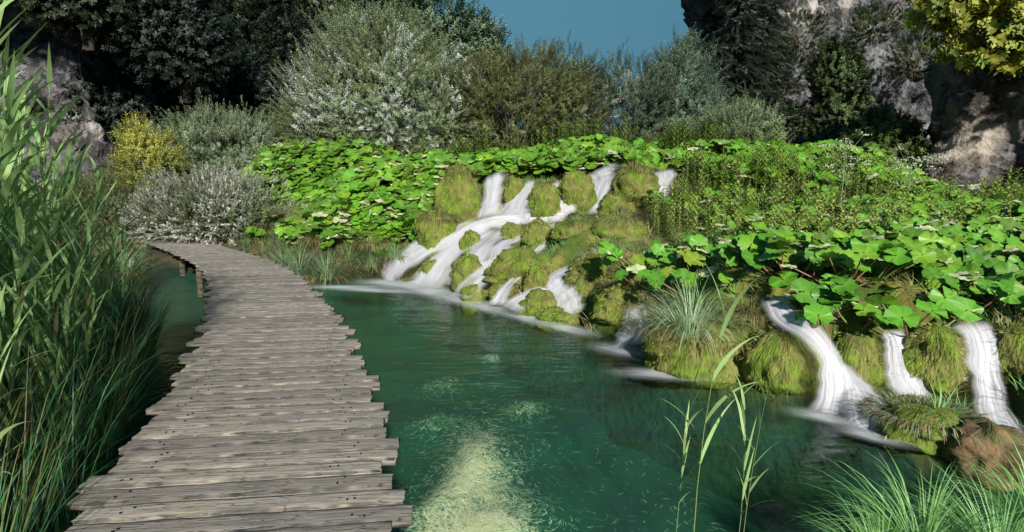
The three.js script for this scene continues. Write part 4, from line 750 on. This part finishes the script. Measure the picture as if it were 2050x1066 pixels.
[[-27, 30, 5, 4.4], [-22.5, 33, 6.5, 4.2], [-30, 36, 9, 4.8], [-24.5, 38, 11.5, 5], [-19, 38, 6.5, 4.6], [-18.5, 42, 12, 5.2], [-14.5, 38, 4.5, 4.4], [-13.5, 43, 10.5, 5], [-12.5, 46, 16, 5], [-26, 42, 17, 5.4], [-20, 46, 18, 5.4], [-16.2, 34, 2.8, 3.6], [-21.5, 31, 3.2, 3.2], [-19, 25.8, 8.4, 2.3], [-23.5, 24.5, 9.6, 2.6], [-15.8, 27.5, 6.4, 2.6], [-10.6, 43, 9.5, 4.4], [-10.2, 46, 15, 4.6], [-11.5, 40, 3.5, 4]].forEach(([x, d, y, s], i) => tree({
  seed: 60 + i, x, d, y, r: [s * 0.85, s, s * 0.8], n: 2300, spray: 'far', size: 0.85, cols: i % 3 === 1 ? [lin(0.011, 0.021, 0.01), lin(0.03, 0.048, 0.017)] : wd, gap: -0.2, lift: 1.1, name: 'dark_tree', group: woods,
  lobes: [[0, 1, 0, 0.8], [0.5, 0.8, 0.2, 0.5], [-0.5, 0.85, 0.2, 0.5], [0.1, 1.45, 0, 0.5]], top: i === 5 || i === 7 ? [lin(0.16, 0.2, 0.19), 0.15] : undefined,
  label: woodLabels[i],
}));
// trees before the right cliff
tree({ seed: 81, x: 16.2, d: 28, r: [1.5, 3.2, 1.4], y: 3.4, n: 2000, spray: 'far', size: 0.6, cols: [lin(0.03, 0.05, 0.014), lin(0.07, 0.11, 0.03)], lobes: [[0, 1, 0, 0.75], [-0.3, 1.5, 0, 0.45], [0.3, 0.6, 0, 0.6]], label: 'slim dark green tree standing against the grey cliff', name: 'broadleaf_tree' });
tree({ seed: 82, x: 12.75, d: 19.3, r: [1.3, 1.55, 1.1], y: 1.9, n: 1900, spray: 'far', size: 0.5, cols: [lin(0.05, 0.08, 0.016), lin(0.12, 0.17, 0.035)], lobes: [[0, 1, 0, 0.8], [0, 1.4, 0, 0.45]], label: 'rounded green tree left of the brown rock face', name: 'broadleaf_tree' });
tree({ seed: 83, x: 13.2, d: 29, r: [2.1, 1.9, 1.5], y: 2.8, n: 2000, spray: 'far', size: 0.6, cols: [lin(0.014, 0.024, 0.01), lin(0.035, 0.055, 0.022)], label: 'dark spreading tree at the foot of the grey cliff', name: 'broadleaf_tree' });
tree({ seed: 84, x: 12.9, d: 22, r: [1.5, 1.0, 1.2], y: 2.4, n: 1300, spray: 'far', size: 0.5, cols: [lin(0.014, 0.026, 0.01), lin(0.035, 0.055, 0.018)], label: 'low dark tree just above the right leaf carpet', name: 'broadleaf_tree' });
for (const [x, y, d, q, label] of [[19.26, 11.22, 38.6, 1.5, 'shrub clinging high on the left of the grey cliff'], [23.46, 11.66, 37.6, 1.2, 'shrub clinging to the middle of the grey cliff'], [25.72, 9.32, 36.6, 1.3, 'shrub clinging low on the right of the grey cliff'], [18.62, 8.64, 39, 1.6, 'shrub on the cliff beside the dark conifers']]) bush({ seed: Math.round(x * 10), x, y, d, r: [q * 1.2, q, q], n: 420, spray: 'far', size: 0.5, cols: [lin(0.02, 0.035, 0.012), lin(0.055, 0.08, 0.025)], lump: 0.8, stems: 6, low: -1, name: 'ledge_shrub', group: 'shrubs clinging to the cliff', label });
// the yellow green tree leaning in from the right
{
  const t = tree({ limbs: 'branches', seed: 90, x: 15.7, d: 15.7, y: 1.6, r: [3.4, 2.3, 0.95], lift: 2.72, n: 5600, spray: 'maple', size: 1.1, stems: 6, thick: 0.11, cols: [lin(0.12, 0.17, 0.03), lin(0.33, 0.32, 0.03)], top: [lin(0.16, 0.28, 0.04), 0.25], low: -1, gap: -0.18, lobes: [[-0.35, 1, 0, 0.75], [-1.05, 0.95, 0.1, 0.5], [-0.85, 0.35, 0.2, 0.4], [-0.1, 0.3, 0.3, 0.6], [0.3, 1.2, 0, 0.8], [-0.7, 1.5, 0, 0.6]], label: 'yellow green leafy tree leaning in over the rock face', name: 'maple_tree' });
  const b = new Builder(); b.tube(curve([V(0.4, -0.5, 0), V(0.2, 2.6, -0.1), V(-0.5, 5, 0), V(-1.4, 6.6, 0)], 12), 0.2, 0.06, 8, WHITE); const g = b.done(); g.deleteAttribute('color'); part('trunk', g, mat.bark, t);
}
// conifers
const frond = (() => { const r = rng(8), b = new Builder(), c = lin(0.9, 0.9, 0.9); b.tube([V(0, 0, 0), V(0, 0.5, 0.02), V(0, 1, 0)], 0.012, 0.003, 3, lin(0.6, 0.5, 0.4)); for (let i = 0; i < 22; i++) { const t = i / 22, s = i % 2 ? 1 : -1, sh = 0.7 + 0.5 * r(), k = c.clone().multiplyScalar(sh); b.blade(V(0, t, 0), V(s * (0.9 - 0.3 * t), 0.55, -0.15 - 0.3 * r()), 0.34 * (1 - 0.6 * t), 0.07, 0.3, 2, k, k, 0.4); } return b.done(); })();
function conifer(x, d, y, h, w, seed, label) {
  const r = rng(seed), t = thing('conifer_tree', label, 'tree', 'dark conifers before the cliff', P(x, y, d)), tr = new Builder(), items = [];
  tr.tube([V(0, -0.5, 0), V(0, h * 0.5, 0), V(0, h, 0)], 0.25, 0.03, 7, WHITE); const tg = tr.done(); tg.deleteAttribute('color'); part('trunk', tg, mat.darkBark, t);
  for (let k = 0; k < 96; k++) {
    const v = Math.pow(k / 96, 0.9), yy = h * (0.06 + 0.93 * v + (r() - 0.5) * 0.05), L = w * (1 - v) * (0.75 + 0.4 * r()) + 0.25, a = k * 2.4 + r() * 0.6, n = Math.max(2, Math.round(L * 3.2));
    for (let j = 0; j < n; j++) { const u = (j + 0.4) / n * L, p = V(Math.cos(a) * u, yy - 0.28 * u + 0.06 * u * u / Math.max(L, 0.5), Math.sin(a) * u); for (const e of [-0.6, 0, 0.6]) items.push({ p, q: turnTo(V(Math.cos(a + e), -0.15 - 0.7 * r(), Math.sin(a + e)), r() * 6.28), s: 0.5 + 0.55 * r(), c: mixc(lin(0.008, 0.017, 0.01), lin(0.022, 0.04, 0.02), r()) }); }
  }
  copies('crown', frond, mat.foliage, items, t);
}
conifer(13.3, 34, 2.5, 14.5, 2.3, 1, 'tallest dark conifer at the left edge of the grey cliff');
conifer(14.9, 35.5, 3, 15.5, 2.5, 2, 'dark conifer close behind the tallest one');
conifer(11.8, 33, 2.5, 8.2, 1.7, 3, 'shorter conifer stepping down towards the open sky');
conifer(16.6, 37, 3, 12.5, 2.3, 4, 'dark conifer half before the grey cliff');
conifer(13.2, 37.5, 3, 12, 2.4, 5, 'dark conifer behind the shorter one');

renderer.render(scene, camera);
